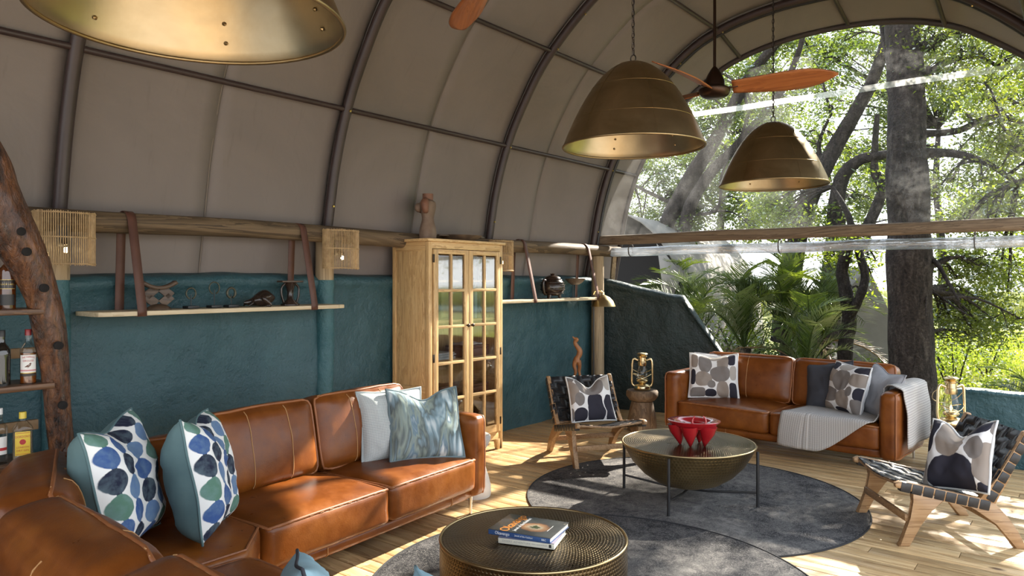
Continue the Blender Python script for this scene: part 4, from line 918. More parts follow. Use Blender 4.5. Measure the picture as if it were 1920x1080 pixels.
for k in (0, 1):
    y0, y1 = (CY0 + .050, cyy - .002) if k == 0 else (cyy + .002, CY1 - .050); z0, z1 = .175, CH - .09; xf = CX1 + .002
    mb = MB(); st = .055
    mb.box((xf, y0 + st / 2, (z0 + z1) / 2), (.022, st, z1 - z0), None, .003); door = mb.build('door', OAKZ, cab, w=True)
    cpart('stile', (xf, y1 - st / 2, (z0 + z1) / 2), (.022, st, z1 - z0), OAKZ, .003, door)
    for z in (z0 + .035, z1 - .02): cpart('rail', (xf, (y0 + y1) / 2, z), (.0215, y1 - y0 - 2 * st, .07 if z < 1 else .04), OAKY, .003, door)
    zi0, zi1 = z0 + .07, z1 - .04; ph = (zi1 - zi0) / 5
    for j in range(1, 5): cpart('muntin', (xf, (y0 + y1) / 2, zi0 + ph * j), (.020, y1 - y0 - 2 * st, .026), OAKY, .003, door)
    cpart('muntin', (xf, (y0 + y1) / 2, (zi0 + zi1) / 2), (.0195, .026, zi1 - zi0), OAKZ, .003, door)
    ym = (y0 + y1) / 2
    for j in range(5):
        for ya, yb in ((y0 + st, ym - .013), (ym + .013, y1 - st)):
            mb = MB(); mb.box((xf - .003, (ya + yb) / 2, zi0 + ph * (j + .5)), (.003, yb - ya, ph - .026)); mb.build('pane', CGLASS, door, w=True)
    yk = y1 - .028 if k == 0 else y0 + .028
    mb = MB(); mb.lathe([(.0, 0), (.006, 0), (.006, .014), (.014, .02), (.014, .03), (.008, .036), (0, .038)], 14, M=T((xf + .010, yk, 1.195)) @ RY(90)); mb.build('knob', HING, door, w=True)
    yh = y0 - .002 if k == 0 else y1 + .002
    for z in (z0 + .10, .93, z1 - .08):
        mb = MB(); mb.box((xf + .010, yh, z), (.006, .022, .07), None, .002); mb.build('hinge', HING, door, w=True)
for y in (CY0 + .05, CY1 - .05):
    mb = MB(); mb.prism([(-.045, .10), (.045, .10), (.02 if y < cyy else .045, 0), (-.045 if y < cyy else -.02, 0)], T((CX1 - .02, y, 0)) @ Matrix.Rotation(R(90), 4, 'X').to_4x4() @ RY(90) if False else T((CX1 - .02, y, 0)) @ YZ, .04, .004); mb.build('foot', OAKZ, cab, w=True)
    cpart('foot', (CX0 + .03, y, .05), (.04, .07, .10), OAKZ)
# contents of the cabinet
def upright_book(label, y, z, th, h, d, mat, x=-4.60):
    t = thing('upright_book', label, 'book', (x, y, z)); mb = MB(); mb.box((-.003, 0, h / 2), (d - .008, th - .006, h - .008)); mb.build('pages', PAGES, t)
    for s in (-1, 1): mb = MB(); mb.box((0, s * (th / 2 - .0015), h / 2), (d, .003, h)); mb.build('cover', mat, t)
    mb = MB(); mb.box((d / 2 - .002, 0, h / 2), (.004, th, h), None, .001); mb.build('spine', mat, t)
    return t
cl = lambda n, c: plain(n, c, .45)
for k, (lab, th_, h_, m_) in enumerate((('magenta spined book standing in the glazed cabinet', .035, .27, cl('magenta_cloth', (.22, .03, .09))), ('teal spined book standing in the glazed cabinet', .03, .26, cl('teal_cloth', (.03, .13, .17))), ('thick blue spined book standing in the glazed cabinet', .05, .28, cl('blue_cloth', (.05, .12, .30))), ('pale blue spined book standing in the glazed cabinet', .04, .27, cl('pale_blue_cloth', (.13, .24, .38))), ('navy spined book standing in the glazed cabinet', .035, .25, cl('navy_cloth', (.02, .03, .08))))):
    upright_book(lab, 4.985 + .048 * k, 1.246, th_, h_, .20, m_)
fr = thing('picture_frame', 'small framed colour picture standing in the glazed cabinet', 'picture frame', (-4.58, 4.80, 1.246), R(10))
mb = MB(); mb.box((0, 0, .135), (.012, .185, .27), None, .003); mb.build('frame', DARKW, fr); mb = MB(); mb.box((.007, 0, .135), (.002, .15, .235)); mb.build('picture', plain('landscape_print', (.35, .27, .14), .4, c2=(.12, .17, .10), sc_=18), fr)
MAGS = [plain('magazine_white', (.60, .60, .60), .4, c2=(.4, .4, .42), sc_=30), plain('magazine_grey', (.35, .36, .38), .4)]
for k in range(5):
    mb = MB(); mb.box((0, 0, .006), (.23, .30 - .01 * (k % 3), .011), None, .002); o = mb.build('magazine', MAGS[k % 2]); o.location = (-4.60 + .01 * (k % 2), 4.68, .896 + .0118 * k); o.rotation_euler = (0, 0, .08 * (k % 3) - .05)
    tag(o, ['lowest magazine of the stack in the glazed cabinet', 'second lowest magazine of the stack in the glazed cabinet', 'middle magazine of the stack in the glazed cabinet', 'second highest magazine of the stack in the glazed cabinet', 'topmost magazine of the stack in the glazed cabinet'][k], 'magazine')
def casket(label, loc, d, mat):
    t = thing('wooden_box', label, 'box', loc); mb = MB(); mb.box((0, 0, d[2] * .36), (d[0], d[1], d[2] * .72), None, .005); mb.build('body', mat, t); mb = MB(); mb.box((0, 0, d[2] * .87), (d[0] + .006, d[1] + .006, d[2] * .24), None, .006); mb.build('lid', mat, t); return t
REDW = plain('red_brown_wood', (.13, .045, .022), .4, c2=(.09, .03, .016))
casket('red brown wooden box in the glazed cabinet under a folded cloth', (-4.60, 5.12, .896), (.24, .34, .10), REDW)
casket('wide wooden box low in the glazed cabinet', (-4.60, 5.10, .541), (.25, .36, .10), REDW); casket('dark wooden box low in the glazed cabinet beside the sofa arm', (-4.60, 4.68, .541), (.24, .30, .12), DARKW)
mb = MB(); mb.grid(lambda u, v: Vector(((u - .5) * .20, (v - .5) * .24, .035 * math.exp(-((u - .5) ** 2 + (v - .6) ** 2) * 14) + .012 + .008 * nz(u * 6, v * 6))), 16, 16); o = mb.build('folded_cloth', plain('pale_cloth', (.55, .56, .60), .8)); o.location = (-4.60, 5.10, .997); md = o.modifiers.new('t', 'SOLIDIFY'); md.thickness = .008; tag(o, 'pale folded cloth on the red brown box in the cabinet', 'cloth')
t = thing('djembe_drum', 'small dark brown hand drum on the top shelf of the cabinet', 'drum', (-4.60, 5.12, 1.601))
mb = MB(); mb.lathe([(.07, 0), (.045, .05), (.04, .09), (.075, .16), (.095, .215), (.092, .225)], 24); mb.build('body', MIDW, t, ang=60); mb = MB(); mb.lathe([(.095, .215), (.093, .228), (0, .230)], 24); mb.build('skin', plain('drum_skin', (.45, .36, .25), .7), t)
t = thing('bottle_rack', 'crossed wooden wine rack at the foot of the glazed cabinet', 'rack', (-4.60, 5.16, .206))
for s in (-1, 1): mb = MB(); mb.bar((0, -.12 * s, .01), (0, .12 * s, .27), .18, .018, up=(1, 0, 0), bev=.003); mb.build('slat', OAKY, t)
# on top of the cabinet
STONE = plain('brown_stone', (.14, .085, .055), .7, c2=(.22, .15, .105), sc_=9, bump=.3, bsc=40)
TERRA = plain('terracotta_wood', (.20, .085, .045), .6, c2=(.13, .055, .032), sc_=12)
t = thing('torso_sculpture', 'carved headless female torso sculpture on top of the cabinet', 'sculpture', (-4.64, 4.64, CH + .001), R(-60))
def tor(prof, mat, name, ox=0, sy=.72):
    mb = MB(); P = catmull([(r, 0, z) for r, z in prof], 4); mb.lathe([(p.x, p.z) for p in P], 32, sy=sy, c=(ox, 0, 0)); return mb.build(name, mat, t, ang=70)
b_o = tor([(.098, 0), (.104, .05), (.095, .11), (.078, .16), (.072, .20), (.085, .25), (.098, .30), (.092, .335), (.06, .355), (.048, .365)], STONE, 'body')
mb = MB(); mb.tube([(0, 0, .355), (0, 0, .41)], [.046, .048], 20); mb.build('neck', TERRA, t, ang=50)
for s in (-1, 1):
    mb = MB(); mb.lathe([(0, 0), (.035, .004), (.042, .02), (.040, .04), (.025, .055), (0, .058)], 20, M=T((s * .045, -.045, .285)) @ RX(90)); mb.build('breast', TERRA if s < 0 else STONE, b_o, ang=70)
    mb = MB(); mb.tube(catmull([(s * .075, 0, .345), (s * .105, 0, .32), (s * .108, .005, .27), (s * .095, .005, .235)], 4), [.03, .032, .034, .036, .036, .036, .035, .034, .033, .03, .028, .024, .018], 12); mb.build('arm_stub', TERRA, b_o, ang=70)
t = thing('wooden_platter', 'boat-shaped dark wooden platter on top of the cabinet', 'platter', (-4.60, 5.04, CH + .001), R(88))
mb = MB(); mb.lathe([(0, .012), (.10, .0), (.16, .018), (.215, .050), (.222, .056), (.213, .057), (.15, .033), (.09, .022), (0, .02)], 40, sy=.72); mb.build('dish', plain('mottled_dark_wood', (.05, .032, .022), .55, c2=(.20, .13, .08), sc_=7), t, ang=60)
for s in (-1, 1): mb = MB(); mb.prism([(s * .19, -.045), (s * .30, -.018), (s * .305, 0), (s * .30, .018), (s * .19, .045)][::s], T((0, 0, .049)), .014, .004); mb.build('handle', MIDW, t)
# ------------------------------------------------------------------ hanging shelves in leather straps
STRAPB = plain('brown_leather_strap', (.070, .024, .013), .55, c2=(.095, .036, .021), sc_=12)
def hshelf(label, y0, y1, zs, ystraps, x0=-4.862, x1=-4.535, lx=-4.74, lz=1.955, lr=.075):
    t = thing('hanging_shelf', label, 'shelf', ((x0 + x1) / 2, (y0 + y1) / 2, zs)); mb = MB(); c = .09
    mb.prism([(x0, y0), (x1 - c, y0), (x1 - c * .3, y0 + c * .12), (x1, y0 + c), (x1, y1 - c), (x1 - c * .3, y1 - c * .12), (x1 - c, y1), (x0, y1)], T((0, 0, zs - .014)), .028, .004); mb.build('board', PALEW, t, w=True)
    for ys in ystraps:
        pts = [(x1 + .004, zs - .030), (x1 + .004, zs + .004)] + [(lx + lr * math.cos(a), lz + lr * math.sin(a)) for a in np.linspace(R(12), R(168), 9)] + [(x0 + .02, zs + .004), (x0 + .02, zs - .030)]
        pts = pts + [pts[0]]; mb = MB()
        mb.grid(lambda u, v: Vector((pts[round(v * (len(pts) - 1))][0], ys + (u - .5) * .055, pts[round(v * (len(pts) - 1))][1])), 1, len(pts) - 1); o = mb.build('strap', STRAPB, t, w=True, ang=40)
        md = o.modifiers.new('t', 'SOLIDIFY'); md.thickness = .004; md.offset = 0
    return t
hshelf('long pale shelf board in brown leather straps above the corner sofa', 1.84, 3.66, 1.41, (2.09, 3.35))
hshelf('pale shelf board in brown leather straps holding the carved pot', 5.47, 7.46, 1.395, (6.10, 7.33))
ZS = 1.411
t = thing('carved_stool', 'carved headrest stool with diamond opening on the long shelf', 'stool', (-4.68, 2.262, ZS), R(75))
mb = MB(); mb.grid(lambda u, v: Vector(((u - .5) * .19, (v - .5) * .10, .150 + .035 * (2 * u - 1) ** 2)), 14, 3); o = mb.build('seat', MIDW, t, ang=60); md = o.modifiers.new('t', 'SOLIDIFY'); md.thickness = .022
for s in (-1, 1):
    mb = MB(); mb.bar((s * .015, 0, .035), (s * .075, 0, .088), .055, .020, up=(0, 1, 0), bev=.003); mb.bar((s * .075, 0, .084), (s * .015, 0, .138), .055, .020, up=(0, 1, 0), bev=.003); mb.build('bent_leg', MIDW, t)
mb = MB(); mb.lathe([(.0, 0), (.075, 0), (.07, .012), (.045, .030), (.02, .036), (0, .037)], 24, sy=.75); mb.build('base', MIDW, t, ang=60)
BRZ = plain('verdigris_bronze', (.11, .105, .075), .5, .6, c2=(.05, .05, .036), sc_=40)
for y, hs, r, tk, lab in ((2.476, .100, .036, .0055, 'thin open bronze bangle on a low stand at the shelf centre'), (2.64, .135, .040, .0045, 'tallest open bronze bangle on its stand on the long shelf'), (2.765, .100, .034, .0085, 'thick open bronze bangle on its stand beside the dark carved frog')):
    t = thing('bangle_on_stand', lab, 'ornament', (-4.68, y, ZS), R(8)); mb = MB(); mb.box((0, 0, .009), (.06, .085, .018), None, .002); mb.build('base', BLACKSTEEL, t)
    mb = MB(); mb.tube([(0, 0, .016), (0, 0, hs - .01)], .003, 8); mb.build('rod', BLACKSTEEL, t)
    mb = MB(); aa = np.linspace(R(-72), R(252), 26); mb.tube([(0, r * math.cos(a), hs + r * math.sin(a)) for a in aa], [tk * (1 + .25 * nz(k * .9, y)) for k in range(26)], 8); mb.build('bangle', BRZ, t, ang=60)
GLOSSW = plain('glossy_black_wood', (.014, .009, .007), .22, c2=(.035, .02, .014), sc_=14)
t = thing('carved_frog', 'glossy dark carved crouching frog on the long shelf', 'carving', (-4.68, 2.985, ZS), R(80))
mb = MB()
def frog(u, v):
    a = u * 2 * math.pi; s = v; x = lerp(-.115, .11, s); prof = math.sin(math.pi * min(1, s * .96 + .02)) ** .6 * (.032 + .035 * sstep(.15, .75, s)); z0 = .012 + .045 * sstep(.0, .6, s) * 1.0
    z0 = .030 + .030 * sstep(.1, .65, s); k = 1 + .14 * nz(x * 18, math.cos(a) * 1.5, math.sin(a) * 1.5)
    return Vector((x, prof * .85 * math.cos(a) * k, z0 + prof * math.sin(a) * k * .95))
mb.grid(frog, 20, 24, cu=True); mb.add([frog(k / 20, 0) for k in range(20)], [tuple(range(20))]); mb.add([frog(k / 20, 1) for k in range(20)], [tuple(range(20))]); fo = mb.build('body', GLOSSW, t, ang=70)
for s in (-1, 1):
    mb = MB(); mb.tube(catmull([(.05, s * .045, .07), (.0, s * .075, .06), (.05, s * .08, .012), (.02, s * .075, .008)], 4), [.024, .024, .022, .02, .018, .016, .014, .012, .011, .010, .009, .008, .008], 10); mb.build('hind_leg', GLOSSW, t, ang=70)
    mb = MB(); mb.tube(catmull([(-.06, s * .03, .04), (-.075, s * .055, .025), (-.095, s * .05, .007)], 4), [.013, .012, .011, .010, .009, .008, .007, .006, .006], 8); mb.build('front_leg', GLOSSW, t, ang=70)
t = thing('carved_stool', 'dark carved stool with curved side handles on the long shelf', 'stool', (-4.68, 3.24, ZS), R(82))
mb = MB(); mb.box((0, 0, .178), (.165, .10, .014), None, .004); mb.build('seat', MIDW, t)
mb = MB(); mb.lathe([(.052, 0), (.050, .02), (.024, .05), (.022, .10), (.032, .14), (.045, .172)], 20); mb.build('pillar', GLOSSW, t, ang=60); mb = MB(); mb.lathe([(0, 0), (.07, 0), (.072, .010), (.05, .026), (0, .03)], 24, sy=.75); mb.build('base', GLOSSW, t, ang=60)
for s in (-1, 1): mb = MB(); mb.tube(catmull([(s * .04, 0, .165), (s * .068, 0, .13), (s * .066, 0, .07), (s * .05, 0, .022)], 4), .0085, 8); mb.build('handle', GLOSSW, t, ang=60)
t = thing('carved_pot', 'dark carved lidded pot with looped handles on the hanging shelf', 'pot', (-4.69, 6.63, 1.396))
mb = MB(); mb.lathe([(.06, .03), (.105, .05), (.132, .095), (.134, .14), (.118, .185), (.085, .212), (.08, .215)], 36, fn=lambda r, z, a: r * (1 + .02 * math.cos(a * 14) * (1 if .05 < z < .14 else 0))); po = mb.build('body', GLOSSW, t, ang=60)
for z, r in ((.15, .137), (.175, .127), (.10, .137), (.06, .118)): mb = MB(); mb.tube([(math.cos(a) * r, math.sin(a) * r, z) for a in np.linspace(0, 2 * math.pi, 37)[:-1]], .005, 6, closed=True); mb.build('carved_band', GLOSSW, po, ang=60)
mb = MB(); mb.lathe([(.095, .208), (.088, .232), (.05, .252), (.02, .258), (.03, .272), (.0, .28)], 30); mb.build('lid', GLOSSW, t, ang=60)
for s in (-1, 1): mb = MB(); mb.tube(catmull([(0, s * .12, .19), (0, s * .165, .20), (0, s * .175, .15), (0, s * .155, .06), (0, s * .12, .05)], 4), .014, 8); mb.build('handle', GLOSSW, t, ang=60)
for a in (40, 160, 280): mb = MB(); c, s = math.cos(R(a)), math.sin(R(a)); mb.tube([(c * .07, s * .07, .05), (c * .085, s * .085, .0)], [.022, .014], 8); mb.build('foot', GLOSSW, t)
t = thing('wooden_bowl', 'shallow oval wooden bowl raised on a stand between the pot and brass lamp', 'bowl', (-4.69, 7.08, 1.396), R(90))
mb = MB(); mb.lathe([(0, .150), (.06, .150), (.11, .175), (.155, .215), (.160, .220), (.15, .219), (.10, .188), (0, .165)], 36, sy=.62); mb.build('bowl', MIDW, t, ang=60)
for s in (-1, 1): mb = MB(); mb.tube([(s * .04, 0, .155), (s * .05, 0, 0)], .004, 6); mb.build('stand_rod', BLACKSTEEL, t)
mb = MB(); mb.box((0, 0, .003), (.12, .06, .006)); mb.build('stand_foot', BLACKSTEEL, t)
# ------------------------------------------------------------------ rattan wall lights
RATT = plain('rattan_stick', (.46, .31, .15), .6, c2=(.30, .19, .085), sc_=30)
def wlamp(label, y, z0, h=.315, a_=.16, b_=.10, xc=-4.64):
    t = thing('rattan_wall_light', label, 'wall light', (xc, y, z0)); mb = MB(); n = 46; rg = random.Random(int(y * 10))
    for k in range(n):
        an = lerp(R(-100), R(100), k / (n - 1)); x, yy = b_ * math.cos(an), a_ * math.sin(an)
        if abs(an) > R(90): x = b_ * math.cos(an)
        j = rg.uniform(-.002, .002); mb.tube([(x + j, yy, rg.uniform(0, .008)), (x - j, yy + j, h - rg.uniform(0, .006))], .0028 + rg.random() * .0012, 5)
    sh_ = mb.build('stick_shade', RATT, t, ang=60); sh_['kind'] = 'stuff'
    for zz in (.012, h * .52, h - .012):
        mb = MB(); mb.tube([(b_ * math.cos(a) * 1.03, a_ * math.sin(a) * 1.02, zz) for a in np.linspace(R(-100), R(100), 30)], .0042, 6); mb.build('hoop', RATT, t, ang=60)
    mb = MB(); mb.box((-.035, 0, h * .55), (.02, .07, .12), None, .004); mb.build('back_plate', BLACKSTEEL, t)
    mb = MB(); mb.tube([(-.03, 0, h * .45), (.01, 0, h * .45), (.02, 0, h * .38)], .014, 8); mb.build('lamp_holder', BLACKSTEEL, t)
    mb = MB(); mb.lathe([(0, 0), (.010, .004), (.013, .014), (.010, .026), (.007, .032), (0, .032)], 12, c=(.02, 0, h * .24)); mb.build('bulb', BULB, t, ang=70)
    return t
wlamp('rattan stick wall light half behind the gnarled bar upright', 1.700, 1.680)
wlamp('rattan stick wall light between the long shelf and the oak cabinet', 3.675, 1.682)
wlamp('rattan stick wall light peeping out behind the oak cabinet', 5.66, 1.682)
# ------------------------------------------------------------------ brass reading lamp, figure
t = thing('reading_lamp', 'brass dome reading floor lamp in the teal corner', 'floor lamp', (-4.64, 7.40, 0))
mb = MB(); mb.lathe([(0, 0), (.13, 0), (.13, .012), (.02, .022), (0, .024)], 30); mb.build('base', BLACKSTEEL, t, ang=45); mb = MB(); mb.tube([(0, 0, .02), (0, 0, 1.44)], .009, 8); mb.build('pole', BLACKSTEEL, t)
mb = MB(); mb.tube(catmull([(0, 0, 1.43), (.03, -.01, 1.47), (.09, 0, 1.475), (.12, .01, 1.45)], 4), .009, 8); mb.build('arm', GOLD, t, ang=60)
mb = MB(); mb.lathe([(.018, .135), (.03, .13), (.075, .108), (.118, .062), (.142, .008), (.145, 0), (.140, 0), (.115, .055), (.07, .10), (.0, .12)], 36, c=(.125, .01, 1.29)); mb.build('shade', plain('brushed_brass', (.62, .48, .25), .3, 1.0), t, ang=50)
mb = MB(); mb.tube([(.125, .01, 1.42), (.125, .01, 1.46)], [.02, .016], 12); mb.build('neck', GOLD, t)
FIGW = plain('amber_driftwood', (.34, .14, .045), .5, c2=(.22, .085, .03), sc_=14)
t = thing('driftwood_figure', 'slender twisted driftwood figure on a dark plinth behind the strap chair', 'sculpture', (-4.62, 7.02, 0), R(50))
mb = MB(); mb.box((0, 0, .25), (.16, .16, .50), None, .006); mb.build('plinth', DARKW, t)
fp = [(-.055, 0, .955), (-.04, 0, .935), (-.012, 0, .918), (-.03, 0, .885), (.0, 0, .835), (.028, 0, .79), (.02, 0, .74), (-.005, 0, .70), (-.005, 0, .665)]
P = catmull(fp, 4); mb = MB(); rr_ = np.interp(range(len(P)), [0, 4, 8, 12, 18, 22, 26, 29, 32], [.006, .012, .030, .020, .030, .034, .030, .040, .042]); mb.tube(P, list(rr_), 12); mb.build('body', FIGW, t, ang=70)
for s in (-1, 1): mb = MB(); mb.tube(catmull([(s * .018 - .005, 0, .68), (s * .030 - .005, 0, .62), (s * .024, .01 * s, .56), (s * .034, 0, .498)], 4), [.030, .029, .028, .026, .024, .022, .021, .020, .018, .016, .015, .014, .014], 10); mb.build('leg', FIGW, t, ang=70)
# ------------------------------------------------------------------ white stool behind the sofa arm
WHC = plain('white_ceramic', (.66, .63, .57), .45, c2=(.56, .53, .48), sc_=10)
t = thing('hourglass_stool', 'white hourglass stool behind the far arm of the corner sofa', 'stool', (-3.600, 4.085, 0))
mb = MB(); mb.lathe([(0, .455), (.112, .455), (.12, .445), (.12, .42), (.10, .375), (.075, .335)], 32); mb.build('seat', plain('grey_stone_top', (.42, .40, .37), .7, c2=(.32, .30, .28), sc_=30), t, ang=45); mb = MB(); mb.lathe([(.118, 0), (.124, .02), (.122, .08), (.10, .16), (.075, .24), (.08, .335)], 32); mb.build('base', WHC, t, ang=60)
# ------------------------------------------------------------------ bar: gnarled upright, shelves, bottles
def m_gnarl():
    t = NT('gnarled_varnished_wood'); v = t.co('Object', (1, 1, .22)); n = t.noise(v, 9, 6, .65, 1.4); n2 = t.noise(t.co('Object', (1, 1, .5)), 30, 5, .7, .6)
    c = t.ramp(t.math('ADD', t.math('MULTIPLY', n, .6), t.math('MULTIPLY', n2, .4)), [(.38, (.008, .004, .002)), (.48, (.080, .027, .008)), (.58, (.18, .067, .020)), (.72, (.27, .115, .040))])
    t.bsdf(c, t.mr(n2, .3, .7, .22, .42), 0, t.bump(t.math('ADD', n, n2), 1.0, .03), Coat_Weight=.25, Coat_Roughness=.15); return t.m
GN = m_gnarl(); BARSH = wood('bar_shelf_wood', (.05, .022, .010), (.12, .055, .024), (.19, .095, .045), 1, 10, .4, .0)
BX = -4.33
bar = thing('bar_shelf', 'gnarled varnished tree trunk bar shelf against the teal wall', 'bar shelf', (BX, 1.5, 0))
def pxp(px, py, X=BX): return onX(px, py, X)
Rr = [(142, 900), (138, 835), (132, 760), (130, 690), (124, 620), (108, 545), (84, 470), (60, 415), (40, 372), (22, 330), (8, 285), (-30, 215)]
Ll = [(98, 900), (92, 835), (84, 760), (76, 690), (62, 625), (46, 565), (24, 520), (2, 480), (-20, 440), (-42, 395), (-60, 340), (-100, 260)]
cen = [(pxp(*a) + pxp(*b)) / 2 for a, b in zip(Rr, Ll)]; rad = [max(.05, (pxp(*a) - pxp(*b)).length / 2) for a, b in zip(Rr, Ll)]
cen = [Vector((cen[0].x, cen[0].y - .02, 0.0))] + cen; rad = [rad[0] * 1.05] + rad
Pc = catmull(cen, 5); rc = np.interp(np.arange(len(Pc)) / 5, range(len(rad)), rad); mb = MB()
def trunk(u, v):
    k = round(v * (len(Pc) - 1)); a = u * 2 * math.pi; d = (Pc[min(k + 1, len(Pc) - 1)] - Pc[max(k - 1, 0)]).normalized(); q = Vector((1, 0, 0)); w = d.cross(q).normalized(); q = w.cross(d)
    r = rc[k] * (1 + .10 * nz(math.cos(a) * 1.3, math.sin(a) * 1.3, Pc[k].z * 3) + .05 * nz(math.cos(a) * 4, math.sin(a) * 4, Pc[k].z * 9))
    return Pc[k] + (w * math.cos(a) + q * math.sin(a) * .8) * r
mb.grid(trunk, 24, len(Pc) - 1, cu=True); mb.build('trunk_upright', GN, bar, w=True, ang=70)
HOLE = plain('peg_hole_shade', (.006, .004, .003), .9)  # near-black discs paint the shade inside the trunk's peg holes
for px, py in ((40, 434), (51, 472), (84, 540), (111, 648), (119, 760)):
    c = pxp(px, py, BX + .098); mb = MB(); mb.lathe([(0, .004), (.016, .004), (.022, .0), (.022, -.02)], 12, M=T(c) @ RY(90)); mb.build('peg_hole_shade', HOLE, bar, w=True)
for z, yr in ((1.450, 1.50), (1.060, 1.52), (.665, 1.50)):
    mb = MB(); mb.box((-4.42, yr - 1.15, z - .014), (.30, 2.3, .030), None, .005); mb.build('shelf_board', BARSH, bar, w=True)
for z in (1.20, .80): mb = MB(); mb.box((-4.60, .60, z), (.03, 1.9, .055), None, .004); mb.build('back_rail', plain('raw_wood_rail', (.30, .18, .085), .6, c2=(.22, .13, .06), sc_=20), bar, w=True)
mb = MB(); mb.box((-4.60, .44, .46), (.02, 1.86, .36), None, .003); mb.build('back_board', plain('black_bar_base', (.012, .012, .012), .6), bar, w=True)
def m_liquid(name, c):
    t = NT(name); g = t.n('ShaderNodeBsdfGlossy'); g.inputs['Roughness'].default_value = .08; tr = t.n('ShaderNodeBsdfTransparent'); tr.inputs[0].default_value = (*c, 1); d = t.n('ShaderNodeBsdfDiffuse'); d.inputs[0].default_value = (c[0] * .6, c[1] * .45, c[2] * .3, 1)
    m1 = t.n('ShaderNodeMixShader'); m1.inputs[0].default_value = .45; t.l(tr.outputs[0], m1.inputs[1]); t.l(d.outputs[0], m1.inputs[2]); lw = t.n('ShaderNodeLayerWeight'); lw.inputs[0].default_value = .4
    m = t.n('ShaderNodeMixShader'); t.put(m.inputs[0], t.mr(lw.outputs['Fresnel'], 0, 1, .04, .6)); t.l(m1.outputs[0], m.inputs[1]); t.l(g.outputs[0], m.inputs[2]); t.l(m.outputs[0], t.out.inputs[0]); return t.m
AMB = m_liquid('amber_whisky', (.55, .20, .03)); DKGL = plain('dark_bottle_glass', (.012, .010, .008), .08, coat=.5)
LABW = plain('white_label', (.72, .70, .66), .6); LABY = plain('yellow_label', (.72, .50, .05), .55); LABK = plain('black_label', (.015, .014, .013), .5); REDP = plain('red_print', (.42, .03, .03), .5); REDC = plain('red_cap', (.22, .02, .02), .35); YCAP = plain('yellow_cap', (.70, .52, .06), .4); GOLDP = plain('gold_print', (.55, .40, .12), .4, .5)
def curved_text(parent, txt, size, mat, r, ang, z, sy=1.0, spacing=1.0, arch=0.0, sx=1.0):
    """lettering wrapped round a bottle of radius r, centred on heading ang"""
    me = text_mesh(txt, size, mat, 0.0001, spacing=spacing)
    for v in me.vertices:
        x, y, e = v.co; x *= sx; a = ang + x / r; q = r + .0009 + e; v.co = (q * math.cos(a), q * math.sin(a), z + y * sy + arch * (1 - (x / .03) ** 2))
    me.update(); return link('lettering', me, parent)
def label_patch(parent, mat, r, ang, half_, z0, z1, name='label'):
    mb = MB(); mb.grid(lambda u, v: Vector((r * math.cos(ang + (u * 2 - 1) * half_), r * math.sin(ang + (u * 2 - 1) * half_), lerp(z0, z1, v))), 14, 1); return mb.build(name, mat, parent, ang=70)
def bottle(name, label, loc, prof, glass, capm, capz, liquid=None, lprof=None, seg=28, sx=1, sy=1, rz=0):
    t = thing(name, label, 'bottle', loc, rz); P = catmull([(r, 0, z) for r, z in prof], 3); mb = MB(); mb.lathe([(max(0, p.x), p.z) for p in P], seg, sx=sx, sy=sy); mb.build('glass', glass, t, ang=50)
    if liquid: mb = MB(); mb.lathe(lprof, seg, sx=sx, sy=sy); mb.build('liquid', liquid, t, ang=50)
    zc, rc_, h = capz; mb = MB(); mb.lathe([(0, 0), (rc_, 0), (rc_, h * .93), (rc_ * .9, h), (0, h)], 18, c=(0, 0, zc)); mb.build('cap', capm, t, ang=40); return t
WP = [(.036, 0), (.038, .006), (.038, .10), (.038, .172), (.030, .196), (.017, .215), (.0145, .235), (.0145, .262)]
toC = math.atan2(-1.42, 4.35)      # heading from the bar to the camera
b1 = bottle('whisky_bottle', 'whisky bottle with white bird label on the middle bar shelf', (-4.36, 1.425, 1.061), WP, GLASS, REDC, (.250, .0155, .032), AMB, [(0, .004), (.0355, .004), (.0355, .160), (0, .161)])
label_patch(b1, LABW, .0386, toC, 1.05, .055, .150); label_patch(b1, plain('pink_label', (.55, .25, .26), .6), .0389, toC, 1.05, .066, .074, 'label_stripe'); label_patch(b1, GOLDP, .0389, toC, 1.05, .055, .059, 'label_stripe'); label_patch(b1, plain('dark_band', (.03, .02, .015), .5), .0386, toC, 1.0, .040, .053, 'lower_label')
curved_text(b1, 'THE FAMOUS', .011, REDP, .0388, toC, .134, 1.2, 1.0, .006, .9); curved_text(b1, 'GROUSE', .0125, REDP, .0388, toC, .120, 1.1, 1.1)
bird = [(-.017, .000), (-.012, .004), (-.004, .010), (.002, .013), (.006, .019), (.010, .022), (.013, .020), (.016, .0185), (.0125, .017), (.012, .012), (.009, .005), (.003, .001), (.003, -.006), (.0015, -.006), (.001, 0), (-.003, 0), (-.003, -.006), (-.0045, -.006), (-.005, .001), (-.010, -.001)]
mb = MB(); vs_ = []
for x, y in bird: a = toC + x / .0388; vs_.append((.0394 * math.cos(a), .0394 * math.sin(a), .088 + y))
mb.add(vs_, [tuple(range(len(vs_)))]); mb.build('bird_emblem', plain('brown_print', (.12, .045, .025), .6), b1)
gp_ = [(.040, 0), (.043, .006), (.043, .14), (.041, .165), (.026, .192), (.015, .204), (.0145, .222)]
b2 = bottle('gin_bottle', 'flat clear gin bottle with yellow label and cap on the low bar shelf', (-4.36, 1.40, .666), gp_, GLASS, YCAP, (.215, .017, .034), m_liquid('clear_gin', (.9, .92, .92)), [(0, .004), (.039, .004), (.039, .145), (0, .146)], sx=.62, sy=1.08, rz=toC)
def flat(parent, mat, w, z0, z1, x, name='label'): mb = MB(); mb.box((x, 0, (z0 + z1) / 2), (.0012, w, z1 - z0), None, .0003); return mb.build(name, mat, parent)
lb = flat(b2, LABY, .066, .028, .150, .0285); flat(b2, REDP, .060, .034, .036, .0292, 'label_line'); flat(b2, REDP, .060, .142, .144, .0292, 'label_line')
